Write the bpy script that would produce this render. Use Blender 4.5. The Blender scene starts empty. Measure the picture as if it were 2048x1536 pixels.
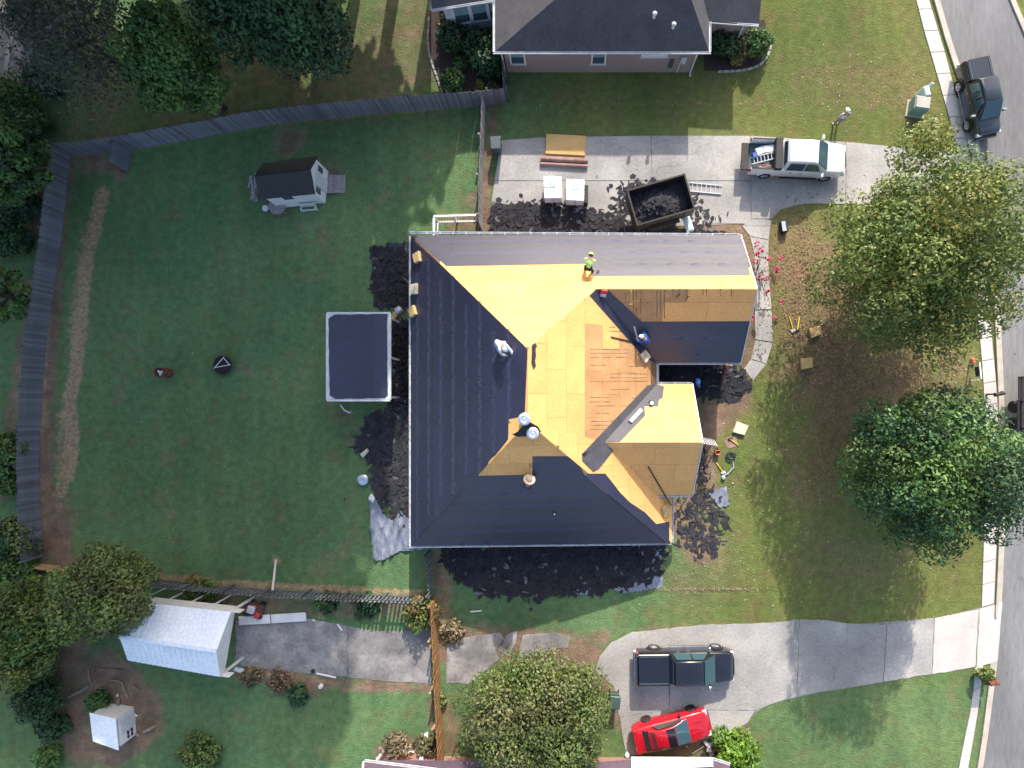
import bpy, bmesh, math, random
import numpy as np
from mathutils import Vector, Matrix, Euler
R = random.Random(11)
NR = np.random.default_rng(5)
S = bpy.context.scene
COL = S.collection

# ---------------------------------------------------------------- camera
H, F, CX, CY = 36.0, 1152.0, 1130.0, 810.0       # drone height (m), focal (px), point straight below (px)
cam = bpy.data.cameras.new('camera'); cam_o = bpy.data.objects.new('camera', cam); COL.objects.link(cam_o)
cam_o.location = (0, 0, H); cam.sensor_width = 36; cam.lens = 36*F/2048
cam.shift_x = -(CX-1024)/2048; cam.shift_y = (CY-768)/2048
cam.clip_start = 0.5; cam.clip_end = 2000
S.camera = cam_o
# ---------------------------------------------------------------- light
EL, AZ = math.radians(30.5), math.atan2(0.16, 1)
w = bpy.data.worlds.new('World'); S.world = w; w.use_nodes = True
wn = w.node_tree.nodes; bg = wn['Background']
sky = wn.new('ShaderNodeTexSky'); sky.sky_type = 'NISHITA'; sky.sun_disc = False
sky.sun_elevation = EL; sky.sun_rotation = AZ; sky.air_density = 1.0; sky.dust_density = 3.0; sky.ozone_density = 0.6
w.node_tree.links.new(sky.outputs[0], bg.inputs[0]); bg.inputs[1].default_value = 0.14
sl = bpy.data.lights.new('sun', 'SUN'); sl.energy = 3.0; sl.angle = math.radians(0.6); sl.color = (1, .93, .82)
so = bpy.data.objects.new('sun', sl); COL.objects.link(so)
sd = Vector((math.sin(AZ)*math.cos(EL), math.cos(AZ)*math.cos(EL), math.sin(EL)))
so.rotation_euler = sd.to_track_quat('Z', 'Y').to_euler(); so.location = (0, 40, 60)
S.view_settings.view_transform = 'Standard'; S.view_settings.look = 'None'
S.view_settings.exposure = 1.25; S.view_settings.gamma = 1.0

# ---------------------------------------------------------------- helpers
C0 = Vector((0, 0, H))
def G(px, py, z=0.0):
    s = (H-z)/F
    return Vector(((px-CX)*s, -(py-CY)*s, z))
def G2(px, py, z=0.0):
    g = G(px, py, z); return (g.x, g.y)
class Pl:
    """a plane through three points, for reading roof positions"""
    def __init__(s, a, b, c):
        s.p = Vector(a); s.n = (Vector(b)-s.p).cross(Vector(c)-s.p).normalized()
        if s.n.z < 0: s.n = -s.n
    def at(s, px, py, lift=0):
        d = G(px, py)-C0; t = (s.p-C0).dot(s.n)/d.dot(s.n)
        return C0+d*t+s.n*lift
    def z(s, x, y): return s.p.z-((x-s.p.x)*s.n.x+(y-s.p.y)*s.n.y)/s.n.z
def lerp(a, b, t): return a+(b-a)*t
def link(o): COL.objects.link(o); return o
PM = {}
def par(o, p, world):
    o.parent = p
    if world and p.name in PM: o.matrix_parent_inverse = PM[p.name].inverted()
def tag(o, label=None, cat=None, group=None, kind=None):
    if label: o['label'] = label
    if cat: o['category'] = cat
    if group: o['group'] = group
    if kind: o['kind'] = kind
    return o
def thing(name, label, cat, loc=(0, 0, 0), rz=0, group=None, rot=None):
    o = bpy.data.objects.new(name, None); link(o); o.empty_display_size = .3
    o.location = loc
    e = rot if rot else Euler((0, 0, rz)); o.rotation_euler = e
    PM[o.name] = Matrix.Translation(Vector(loc)) @ e.to_matrix().to_4x4()
    return tag(o, label, cat, group)
class MB:
    def __init__(s): s.v, s.f, s.m = [], [], []
    def add(s, vs, fs, mi=0):
        b = len(s.v); s.v += [tuple(v) for v in vs]
        for f in fs: s.f.append(tuple(i+b for i in f)); s.m.append(mi)
        return s
    def box(s, c, d, rz=0, mi=0, M=None):
        x, y, z = d[0]/2, d[1]/2, d[2]/2
        vs = [Vector((i*x, j*y, k*z)) for i in (-1, 1) for j in (-1, 1) for k in (-1, 1)]
        if M is None: M = Matrix.Rotation(rz, 3, 'Z')
        return s.add([M@v+Vector(c) for v in vs], [(0, 1, 3, 2), (4, 6, 7, 5), (0, 4, 5, 1), (2, 3, 7, 6), (0, 2, 6, 4), (1, 5, 7, 3)], mi)
    def cbox(s, c, d, b=.04, rz=0, mi=0):
        """box with chamfered vertical and upper edges"""
        x, y, z = d[0]/2, d[1]/2, d[2]/2
        def ring(i, zz): return [(x-i, y, zz), (x, y-i, zz)] and [(-x+i+b, -y+i, zz), (x-i-b, -y+i, zz), (x-i, -y+i+b, zz), (x-i, y-i-b, zz), (x-i-b, y-i, zz), (-x+i+b, y-i, zz), (-x+i, y-i-b, zz), (-x+i, -y+i+b, zz)]
        M = Matrix.Rotation(rz, 3, 'Z'); rs = [ring(0, -z), ring(0, z-b), ring(b, z)]
        return s.loft([[M@Vector(p)+Vector(c) for p in r] for r in rs], mi)
    def prism(s, poly, z0, z1, mi=0):
        n = len(poly)
        return s.add([(p[0], p[1], z0) for p in poly]+[(p[0], p[1], z1) for p in poly],
                     [tuple(range(n-1, -1, -1)), tuple(range(n, 2*n))]+[(i, (i+1) % n, n+(i+1) % n, n+i) for i in range(n)], mi)
    def slab(s, pts, n, th, mi=0):
        """polygon (3d points) thickened along n"""
        k = len(pts); a = [Vector(p) for p in pts]
        return s.add(a+[p+n*th for p in a], [tuple(range(k-1, -1, -1)), tuple(range(k, 2*k))]+[(i, (i+1) % k, k+(i+1) % k, k+i) for i in range(k)], mi)
    def loft(s, rings, mi=0, caps=True):
        n = len(rings[0]); vs = [p for r in rings for p in r]; fs = []
        for k in range(len(rings)-1):
            for i in range(n): fs.append((k*n+i, k*n+(i+1) % n, (k+1)*n+(i+1) % n, (k+1)*n+i))
        if caps: fs += [tuple(range(n-1, -1, -1)), tuple(range((len(rings)-1)*n, len(rings)*n))]
        return s.add(vs, fs, mi)
    def tube(s, pts, r, n=8, mi=0, caps=True):
        pts = [Vector(p) for p in pts]; rr = r if isinstance(r, (list, tuple)) else [r]*len(pts); rings = []
        for i, p in enumerate(pts):
            d = (pts[min(i+1, len(pts)-1)]-pts[max(i-1, 0)]).normalized()
            u = d.cross(Vector((0, 0, 1)) if abs(d.z) < .9 else Vector((1, 0, 0))).normalized(); v = d.cross(u)
            rings.append([p+(u*math.cos(a)+v*math.sin(a))*rr[i] for a in [2*math.pi*k/n for k in range(n)]])
        return s.loft(rings, mi, caps)
    def bar(s, a, b, wd, ht, mi=0):
        a, b = Vector(a), Vector(b); d = (b-a); L = d.length; d.normalize()
        u = d.cross(Vector((0, 0, 1)) if abs(d.z) < .95 else Vector((0, 1, 0))).normalized(); v = u.cross(d)
        M = Matrix((d, u, v)).transposed()
        return s.box((a+b)/2, (L, wd, ht), M=M, mi=mi)
    def lathe(s, prof, n=16, c=(0, 0, 0), M=None, mi=0, jit=0):
        M = M or Matrix.Identity(3); rings = []
        for r, z in prof:
            rings.append([M@Vector((max(r, .0005)*(1+R.uniform(-jit, jit))*math.cos(2*math.pi*k/n), max(r, .0005)*(1+R.uniform(-jit, jit))*math.sin(2*math.pi*k/n), z))+Vector(c) for k in range(n)])
        return s.loft(rings, mi)
    def ball(s, c, r, n=10, m=6, mi=0, jit=0):
        r = (r, r, r) if not isinstance(r, (tuple, list)) else r
        return s.lathe([(math.sin(math.pi*i/m), -math.cos(math.pi*i/m)) for i in range(m+1)], n, c, Matrix.Diagonal(r), mi, jit)
    def mesh(s, name, mats, smooth=False):
        me = bpy.data.meshes.new(name); me.from_pydata(s.v, [], s.f)
        for m in (mats if isinstance(mats, (list, tuple)) else [mats]): me.materials.append(m)
        if any(s.m): me.polygons.foreach_set('material_index', s.m)
        bm = bmesh.new(); bm.from_mesh(me); bmesh.ops.recalc_face_normals(bm, faces=bm.faces); bm.to_mesh(me); bm.free()
        if smooth:
            me.polygons.foreach_set('use_smooth', [True]*len(me.polygons))
            try: me.set_sharp_from_angle(angle=math.radians(42))
            except Exception: pass
        me.update(); return me
    def build(s, name, mats, parent=None, world=True, smooth=False):
        o = bpy.data.objects.new(name, s.mesh(name, mats, smooth)); link(o)
        if parent: par(o, parent, world)
        return o
def inst(name, me, loc, rot=(0, 0, 0), parent=None, world=True, scale=None):
    o = bpy.data.objects.new(name, me); link(o)
    if isinstance(rot, Matrix): o.rotation_euler = rot.to_euler()
    else: o.rotation_euler = rot
    o.location = loc
    if scale: o.scale = scale
    if parent: par(o, parent, world)
    return o
def copy_tree(o, parent=None):
    c = o.copy(); COL.objects.link(c)
    if parent: c.parent = parent
    for ch in list(o.children): copy_tree(ch, c)
    return c
def clip(poly, a, b, c):
    """keep the part of a 2d polygon where a*x+b*y>=c"""
    out = []
    for i in range(len(poly)):
        p, q = poly[i], poly[(i+1) % len(poly)]; dp, dq = a*p[0]+b*p[1]-c, a*q[0]+b*q[1]-c
        if dp >= 0: out.append(p)
        if (dp >= 0) != (dq >= 0):
            t = dp/(dp-dq); out.append((lerp(p[0], q[0], t), lerp(p[1], q[1], t)))
    return out
def area2(p): return sum(p[i][0]*p[(i+1) % len(p)][1]-p[(i+1) % len(p)][0]*p[i][1] for i in range(len(p)))/2
def clean(p):
    o = []
    for q in p:
        if not o or (abs(q[0]-o[-1][0])+abs(q[1]-o[-1][1])) > 1e-4: o.append(q)
    if len(o) > 2 and (abs(o[0][0]-o[-1][0])+abs(o[0][1]-o[-1][1])) < 1e-4: o.pop()
    return o
def clip_convex(sub, con):
    if area2(con) < 0: con = con[::-1]
    for i in range(len(con)):
        p, q = con[i], con[(i+1) % len(con)]; a, b = -(q[1]-p[1]), q[0]-p[0]
        sub = clip(sub, a, b, a*p[0]+b*p[1])
        if len(sub) < 3: return []
    return clean(sub)
def path_at(pts, step):
    """points every step metres along a polyline, with the direction there"""
    out, carry = [], 0.0
    for a, b in zip(pts[:-1], pts[1:]):
        L = (b-a).length; d = (b-a)/L; t = carry
        while t < L: out.append((a+d*t, d)); t += step
        carry = t-L
    return out
def ragged(pts, amp, step=.12, closed=True):
    """subdivide and jitter an outline"""
    out = []; n = len(pts)
    for i in range(n if closed else n-1):
        a, b = Vector(pts[i]), Vector(pts[(i+1) % n]); k = max(1, int((b-a).length/step)); d = (b-a); pn = Vector((-d.y, d.x))
        if pn.length: pn.normalize()
        for j in range(k): out.append(tuple(a+d*(j/k)+pn*(R.uniform(-amp, amp) if j else R.uniform(-amp, amp)*.3)))
    return out

# ---------------------------------------------------------------- materials
def nt_new(name):
    m = bpy.data.materials.new(name); m.use_nodes = True; n = m.node_tree
    return m, n, n.nodes['Principled BSDF'], n.links.new
def c4(c): return (c[0], c[1], c[2], 1)
def mat(name, c, c2=None, sc=3.0, rough=.8, bump=0.0, bsc=None, metal=0.0, rnd=0.0, spec=.5, fine=.12, fsc=None, coat=0.0, crack=0.0, stretch=None, lo=.35, hi=.65):
    m, n, p, L = nt_new(name); N = n.nodes.new
    c2 = c2 or tuple(x*.75 for x in c)
    tc = N('ShaderNodeTexCoord'); src = tc.outputs['Object']
    if stretch:
        mp = N('ShaderNodeMapping'); mp.inputs['Scale'].default_value = stretch; L(src, mp.inputs[0]); src = mp.outputs[0]
    a = N('ShaderNodeTexNoise'); a.inputs['Scale'].default_value = sc; a.inputs['Detail'].default_value = 5; L(src, a.inputs['Vector'])
    r = N('ShaderNodeMapRange'); r.inputs[1].default_value = lo; r.inputs[2].default_value = hi; L(a.outputs['Fac'], r.inputs[0])
    mx = N('ShaderNodeMix'); mx.data_type = 'RGBA'; mx.inputs[6].default_value = c4(c); mx.inputs[7].default_value = c4(c2); L(r.outputs[0], mx.inputs[0])
    b = N('ShaderNodeTexNoise'); b.inputs['Scale'].default_value = fsc or sc*9; b.inputs['Detail'].default_value = 3; L(src, b.inputs['Vector'])
    q = N('ShaderNodeMapRange'); q.inputs[1].default_value = .3; q.inputs[2].default_value = .7; q.inputs[3].default_value = 1-fine; q.inputs[4].default_value = 1+fine; L(b.outputs['Fac'], q.inputs[0])
    val = q.outputs[0]
    if rnd:
        oi = N('ShaderNodeObjectInfo'); rr = N('ShaderNodeMapRange'); rr.inputs[3].default_value = 1-rnd; rr.inputs[4].default_value = 1+rnd; L(oi.outputs['Random'], rr.inputs[0])
        mm = N('ShaderNodeMath'); mm.operation = 'MULTIPLY'; L(val, mm.inputs[0]); L(rr.outputs[0], mm.inputs[1]); val = mm.outputs[0]
    if crack:
        wn_ = N('ShaderNodeTexNoise'); wn_.inputs['Scale'].default_value = 1.2; L(src, wn_.inputs['Vector'])
        av = N('ShaderNodeVectorMath'); av.operation = 'MULTIPLY_ADD'; L(wn_.outputs['Color'], av.inputs[0]); av.inputs[1].default_value = (1.6, 1.6, 0); L(src, av.inputs[2])
        vo = N('ShaderNodeTexVoronoi'); vo.feature = 'DISTANCE_TO_EDGE'; vo.inputs['Scale'].default_value = crack; L(av.outputs[0], vo.inputs['Vector'])
        cr = N('ShaderNodeMapRange'); cr.inputs[1].default_value = .0; cr.inputs[2].default_value = .011*crack/.3; cr.inputs[3].default_value = .72; cr.inputs[4].default_value = 1; L(vo.outputs[0], cr.inputs[0])
        m3 = N('ShaderNodeMath'); m3.operation = 'MULTIPLY'; L(val, m3.inputs[0]); L(cr.outputs[0], m3.inputs[1]); val = m3.outputs[0]
        st_ = N('ShaderNodeTexNoise'); st_.inputs['Scale'].default_value = .22; st_.inputs['Detail'].default_value = 7; L(src, st_.inputs['Vector'])
        sr = N('ShaderNodeMapRange'); sr.inputs[1].default_value = .4; sr.inputs[2].default_value = .62; sr.inputs[3].default_value = 1.08; sr.inputs[4].default_value = .78; L(st_.outputs['Fac'], sr.inputs[0])
        m4 = N('ShaderNodeMath'); m4.operation = 'MULTIPLY'; L(val, m4.inputs[0]); L(sr.outputs[0], m4.inputs[1]); val = m4.outputs[0]
    hv = N('ShaderNodeHueSaturation'); L(mx.outputs[2], hv.inputs['Color']); L(val, hv.inputs['Value'])
    L(hv.outputs[0], p.inputs['Base Color'])
    p.inputs['Roughness'].default_value = rough; p.inputs['Metallic'].default_value = metal; p.inputs['Specular IOR Level'].default_value = spec
    p.inputs['Coat Weight'].default_value = coat; p.inputs['Coat Roughness'].default_value = .08
    if bump:
        bn = N('ShaderNodeTexNoise'); bn.inputs['Scale'].default_value = bsc or sc*6; bn.inputs['Detail'].default_value = 4; L(src, bn.inputs['Vector'])
        bp = N('ShaderNodeBump'); bp.inputs['Strength'].default_value = bump; bp.inputs['Distance'].default_value = .03; L(bn.outputs['Fac'], bp.inputs['Height']); L(bp.outputs[0], p.inputs['Normal'])
    return m
def leafmat(name, trans=.25):
    m, n, p, L = nt_new(name); N = n.nodes.new
    at = N('ShaderNodeAttribute'); at.attribute_name = 'tint'
    L(at.outputs['Color'], p.inputs['Base Color']); p.inputs['Roughness'].default_value = .55; p.inputs['Specular IOR Level'].default_value = .35
    tr = N('ShaderNodeBsdfTranslucent'); L(at.outputs['Color'], tr.inputs['Color'])
    ms = N('ShaderNodeMixShader'); ms.inputs[0].default_value = trans; L(p.outputs[0], ms.inputs[1]); L(tr.outputs[0], ms.inputs[2])
    L(ms.outputs[0], n.nodes['Material Output'].inputs[0]); return m
def glassmat(name, c, rough=.06):
    m, n, p, L = nt_new(name); p.inputs['Base Color'].default_value = c4(c); p.inputs['Roughness'].default_value = rough; p.inputs['Specular IOR Level'].default_value = .8; return m

M = {}
M['osb'] = mat('osb_fresh', (.80, .425, .15), (.75, .385, .13), sc=.9, rough=.85, fine=.15, fsc=14, rnd=.075, bump=.15, bsc=16)
M['osb_old'] = mat('osb_old', (.50, .285, .125), (.42, .22, .095), sc=1.1, rough=.85, fine=.16, fsc=13, rnd=.06, bump=.2, bsc=14)
M['felt'] = mat('underlayment', (.017, .018, .048), (.013, .0145, .040), sc=.8, rough=.46, fine=.2, fsc=5, rnd=.2, spec=.8, bump=.25, bsc=3)
M['feltprint'] = mat('underlayment_print', (.075, .09, .18), (.04, .048, .10), sc=5, rough=.6, fine=.2, lo=.3, hi=.7)
M['peel'] = mat('valley_membrane', (.075, .075, .090), (.058, .059, .072), sc=1.2, rough=.7, fine=.12, fsc=6, bump=.15)
M['tar'] = mat('old_tar_line', (.16, .09, .055), (.24, .14, .08), sc=4, rough=.9)
M['white'] = mat('white_paint', (.72, .72, .72), (.62, .62, .63), sc=1.5, rough=.55)
M['gutter'] = mat('gutter_white', (.66, .67, .70), (.5, .51, .54), sc=2.5, rough=.5)
M['wood_deck'] = mat('roof_deck_wood', (.16, .10, .06), sc=2)
M['brick'] = None
M['siding'] = mat('pale_siding', (.55, .57, .60), (.48, .50, .54), sc=1, rough=.7)
M['glass'] = glassmat('window_glass', (.05, .09, .12))
M['blind'] = mat('window_blind', (.20, .33, .36), (.16, .27, .31), sc=2, rough=.4)
M['conc'] = mat('concrete', (.38, .362, .342), (.275, .265, .26), sc=.55, crack=.16, rough=.9, fine=.13, fsc=7, rnd=.04, bump=.1, bsc=25, lo=.3, hi=.7)
M['conc_old'] = mat('stained_concrete', (.29, .275, .272), (.17, .16, .16), sc=.8, crack=.3, rough=.92, fine=.16, fsc=5, rnd=.05, bump=.15, bsc=20, lo=.35, hi=.62)
M['walk'] = mat('sidewalk_concrete', (.52, .49, .47), (.45, .42, .40), sc=.7, rough=.9, fine=.07, rnd=.04, bump=.08, bsc=25)
M['kerb'] = mat('kerb_concrete', (.46, .41, .35), (.36, .32, .27), sc=1.2, rough=.9, bump=.1)
M['asphalt'] = mat('asphalt', (.205, .205, .21), (.16, .16, .168), sc=.25, crack=.07, rough=.9, fine=.12, fsc=3.5, bump=.15, bsc=40, lo=.3, hi=.7, stretch=(1.5, .35, 1))
M['fence_grey'] = mat('weathered_picket', (.155, .165, .195), (.11, .115, .14), sc=1.4, rough=.85, rnd=.28, fine=.15, stretch=(6, 6, .8))
M['fence_dark'] = mat('dark_rail', (.10, .10, .115), sc=2, rough=.85, rnd=.2)
M['fence_brown'] = mat('brown_picket', (.36, .19, .075), (.28, .14, .055), sc=1.5, rough=.85, rnd=.14, fine=.12)
M['plank_tan'] = mat('tan_plank', (.45, .30, .16), sc=2, rough=.85, rnd=.1)
M['pole'] = mat('bleached_pole', (.62, .58, .52), sc=2, rough=.8)
M['bark'] = mat('bark', (.10, .075, .055), (.06, .045, .035), sc=3, rough=.95, bump=.4)
M['leaf'] = leafmat('leaves')
M['leafd'] = leafmat('leaves_dense', .12)
M['shingle'] = mat('asphalt_shingle', (.075, .073, .084), (.058, .057, .067), sc=1.1, rough=.95, fine=.2, fsc=12, bump=.25, bsc=14)
M['scrap'] = mat('torn_shingle', (.036, .035, .042), (.020, .020, .027), sc=1.5, rough=.95, fine=.25, fsc=9, rnd=.25)
M['scrap_pale'] = mat('shingle_underside', (.16, .155, .155), (.10, .098, .10), sc=2, rough=.95, fine=.2)
M['tarp'] = mat('grey_tarp', (.23, .25, .31), (.16, .18, .24), sc=2.2, rough=.4, bump=.5, bsc=3)
M['bodyw'] = mat('car_paint_white', (.78, .79, .80), (.76, .77, .78), sc=1, rough=.3, fine=.01, coat=.6)
M['bodyk'] = mat('car_paint_black', (.008, .009, .014), (.010, .011, .017), sc=1, rough=.25, fine=.02, coat=1.0)
M['bodyr'] = mat('car_paint_red', (.40, .008, .020), (.36, .007, .017), sc=1, rough=.3, fine=.02, coat=.8)
M['bodyb'] = mat('car_paint_charcoal', (.018, .024, .030), (.022, .028, .034), sc=1, rough=.3, fine=.02, coat=1.0)
M['rubber'] = mat('tyre_rubber', (.022, .022, .024), sc=4, rough=.85)
M['chrome'] = mat('alloy', (.62, .63, .65), sc=3, rough=.25, metal=.9, fine=.03)
M['alu'] = mat('aluminium', (.70, .71, .73), (.6, .61, .64), sc=4, rough=.4, metal=.35)
M['autoglass'] = glassmat('car_glass', (.035, .075, .10), .04)
M['blackp'] = mat('black_plastic', (.018, .018, .02), sc=4, rough=.6)
M['redlamp'] = mat('red_lamp', (.45, .02, .02), sc=4, rough=.25)
M['clearlamp'] = mat('clear_lamp', (.55, .57, .60), sc=4, rough=.15)
M['steel_dark'] = mat('dark_steel', (.022, .020, .020), (.045, .032, .025), sc=2.5, rough=.7, lo=.45, hi=.75)
M['foam'] = mat('foam_block', (.52, .37, .17), (.42, .29, .13), sc=3, rough=.95, bump=.3, rnd=.12)
M['foamp'] = mat('foam_block_pale', (.62, .57, .46), (.52, .46, .35), sc=4, rough=.95, bump=.3, rnd=.08)
M['wrap'] = mat('plastic_wrap', (.80, .86, .90), (.70, .80, .86), sc=3, rough=.3, fine=.05, bump=.3, bsc=7)
M['print'] = mat('pack_print', (.25, .38, .52), sc=4, rough=.5)
M['cable'] = mat('brown_cardboard', (.36, .22, .18), (.26, .15, .12), sc=3, rough=.85)
M['binblue'] = mat('bin_plastic', (.055, .085, .095), (.045, .07, .08), sc=2, rough=.55)
M['bingreen'] = mat('bin_green_plastic', (.045, .085, .075), sc=2, rough=.55)
M['utility'] = mat('utility_green', (.19, .30, .24), (.15, .24, .20), sc=2, rough=.6)
M['utility2'] = mat('utility_lid', (.40, .40, .35), (.32, .30, .26), sc=2, rough=.7)
M['mint'] = mat('mint_plastic', (.55, .72, .66), sc=2, rough=.5)
M['rust'] = mat('rust', (.16, .055, .035), (.10, .035, .025), sc=4, rough=.9)
M['turbine'] = mat('galvanised', (.58, .64, .72), (.48, .53, .62), sc=4, rough=.35, metal=.55)
M['yellow'] = mat('yellow_handle', (.70, .56, .05), sc=3, rough=.6)
M['orange'] = mat('orange_plastic', (.60, .16, .06), sc=3, rough=.6)
M['redp'] = mat('red_plastic', (.55, .04, .05), sc=3, rough=.5)
M['bluep'] = mat('blue_plastic', (.04, .12, .42), sc=3, rough=.5)
M['palecyan'] = mat('pale_blue_plastic', (.42, .62, .74), (.5, .68, .78), sc=1, rough=.4)
M['metalroof'] = mat('white_metal_roof', (.80, .84, .90), (.72, .78, .86), sc=.8, rough=.45, spec=.5)
M['ply'] = mat('plywood', (.58, .38, .15), (.50, .32, .12), sc=.9, rough=.85, fsc=12)
M['woodgrey'] = mat('grey_wood', (.33, .30, .31), (.25, .22, .23), sc=2.5, rough=.9, rnd=.12, stretch=(1, 6, 1))
M['log'] = mat('old_log', (.26, .21, .17), (.18, .14, .11), sc=3, rough=.95, rnd=.15)
M['mulch'] = mat('mulch', (.055, .035, .030), (.035, .024, .022), sc=1.5, rough=1, fine=.3, fsc=12, bump=.6, bsc=12)
M['bedstone'] = mat('bed_edging', (.34, .33, .31), sc=3, rough=.9, rnd=.2)
M['paver'] = mat('pink_paver', (.44, .25, .19), (.36, .20, .155), sc=1.5, rough=.9, rnd=.1, fine=.15)
M['iron'] = mat('cast_iron_cover', (.17, .10, .09), sc=5, rough=.8)
M['black'] = mat('black_iron', (.015, .015, .017), sc=3, rough=.6)
M['skin'] = mat('skin', (.42, .24, .16), sc=5, rough=.6)
M['hair'] = mat('hair', (.02, .015, .012), sc=5, rough=.6)
M['straw'] = mat('straw_hat', (.72, .60, .40), (.62, .50, .32), sc=8, rough=.85)
for k, c in dict(lime=(.42, .85, .20), wshirt=(.80, .82, .84), pink=(.42, .12, .20), blue=(.02, .09, .42), pale=(.42, .47, .62), redcloth=(.32, .02, .03), jeans=(.035, .05, .09), darkp=(.025, .022, .03), greyp=(.20, .20, .20), khaki=(.30, .24, .17), boot=(.05, .03, .02), shoe=(.45, .38, .32)).items():
    M[k] = mat('cloth_'+k, c, tuple(x*.85 for x in c), sc=9, rough=.9, bump=.3, bsc=14)
M['capgrey'] = mat('cap_grey', (.34, .34, .32), sc=6, rough=.85)

def brickmat(name, c1, c2, mortar, scale=4.0):
    m, n, p, L = nt_new(name); N = n.nodes.new
    tc = N('ShaderNodeTexCoord'); mp = N('ShaderNodeMapping'); mp.inputs['Rotation'].default_value = (math.radians(90), 0, 0); L(tc.outputs['Object'], mp.inputs[0])
    b = N('ShaderNodeTexBrick'); b.inputs['Scale'].default_value = scale; b.inputs['Color1'].default_value = c4(c1); b.inputs['Color2'].default_value = c4(c2); b.inputs['Mortar'].default_value = c4(mortar)
    b.inputs['Mortar Size'].default_value = .012; L(mp.outputs[0], b.inputs[0]); L(b.outputs[0], p.inputs['Base Color']); p.inputs['Roughness'].default_value = .9; return m
M['brick'] = brickmat('pale_brick', (.30, .235, .22), (.24, .19, .19), (.33, .31, .30))
M['brick2'] = brickmat('red_brick', (.28, .13, .09), (.22, .10, .08), (.30, .28, .26))

# ================================================================ GROUND
def seg_dist(X, Y, pts):
    d = np.full(X.shape, 1e9)
    if len(pts) == 1: return np.hypot(X-pts[0][0], Y-pts[0][1])
    for (ax, ay), (bx, by) in zip(pts[:-1], pts[1:]):
        vx, vy = bx-ax, by-ay; L = vx*vx+vy*vy+1e-9
        t = np.clip(((X-ax)*vx+(Y-ay)*vy)/L, 0, 1)
        d = np.minimum(d, np.hypot(X-ax-t*vx, Y-ay-t*vy))
    return d
gx = np.concatenate([[-900, -300, -120, -60], np.arange(-42, 38.01, .28), [60, 120, 300, 900]])
gy = np.concatenate([[-900, -300, -120, -50], np.arange(-29, 33.01, .28), [60, 120, 300, 900]])
GX, GY = np.meshgrid(gx, gy); gv = np.stack([GX.ravel(), GY.ravel(), np.zeros(GX.size)], 1)
PXX, PYY = GX*32+CX, CY-GY*32
def mask(items):
    """items: (outline points in ground pixels, full-strength radius, fade, strength)"""
    o = np.zeros(GX.shape)
    for pts, r, fade, st in items:
        o = np.maximum(o, st*np.clip(1-(seg_dist(PXX, PYY, pts)-r)/fade, 0, 1))
    return o
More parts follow.
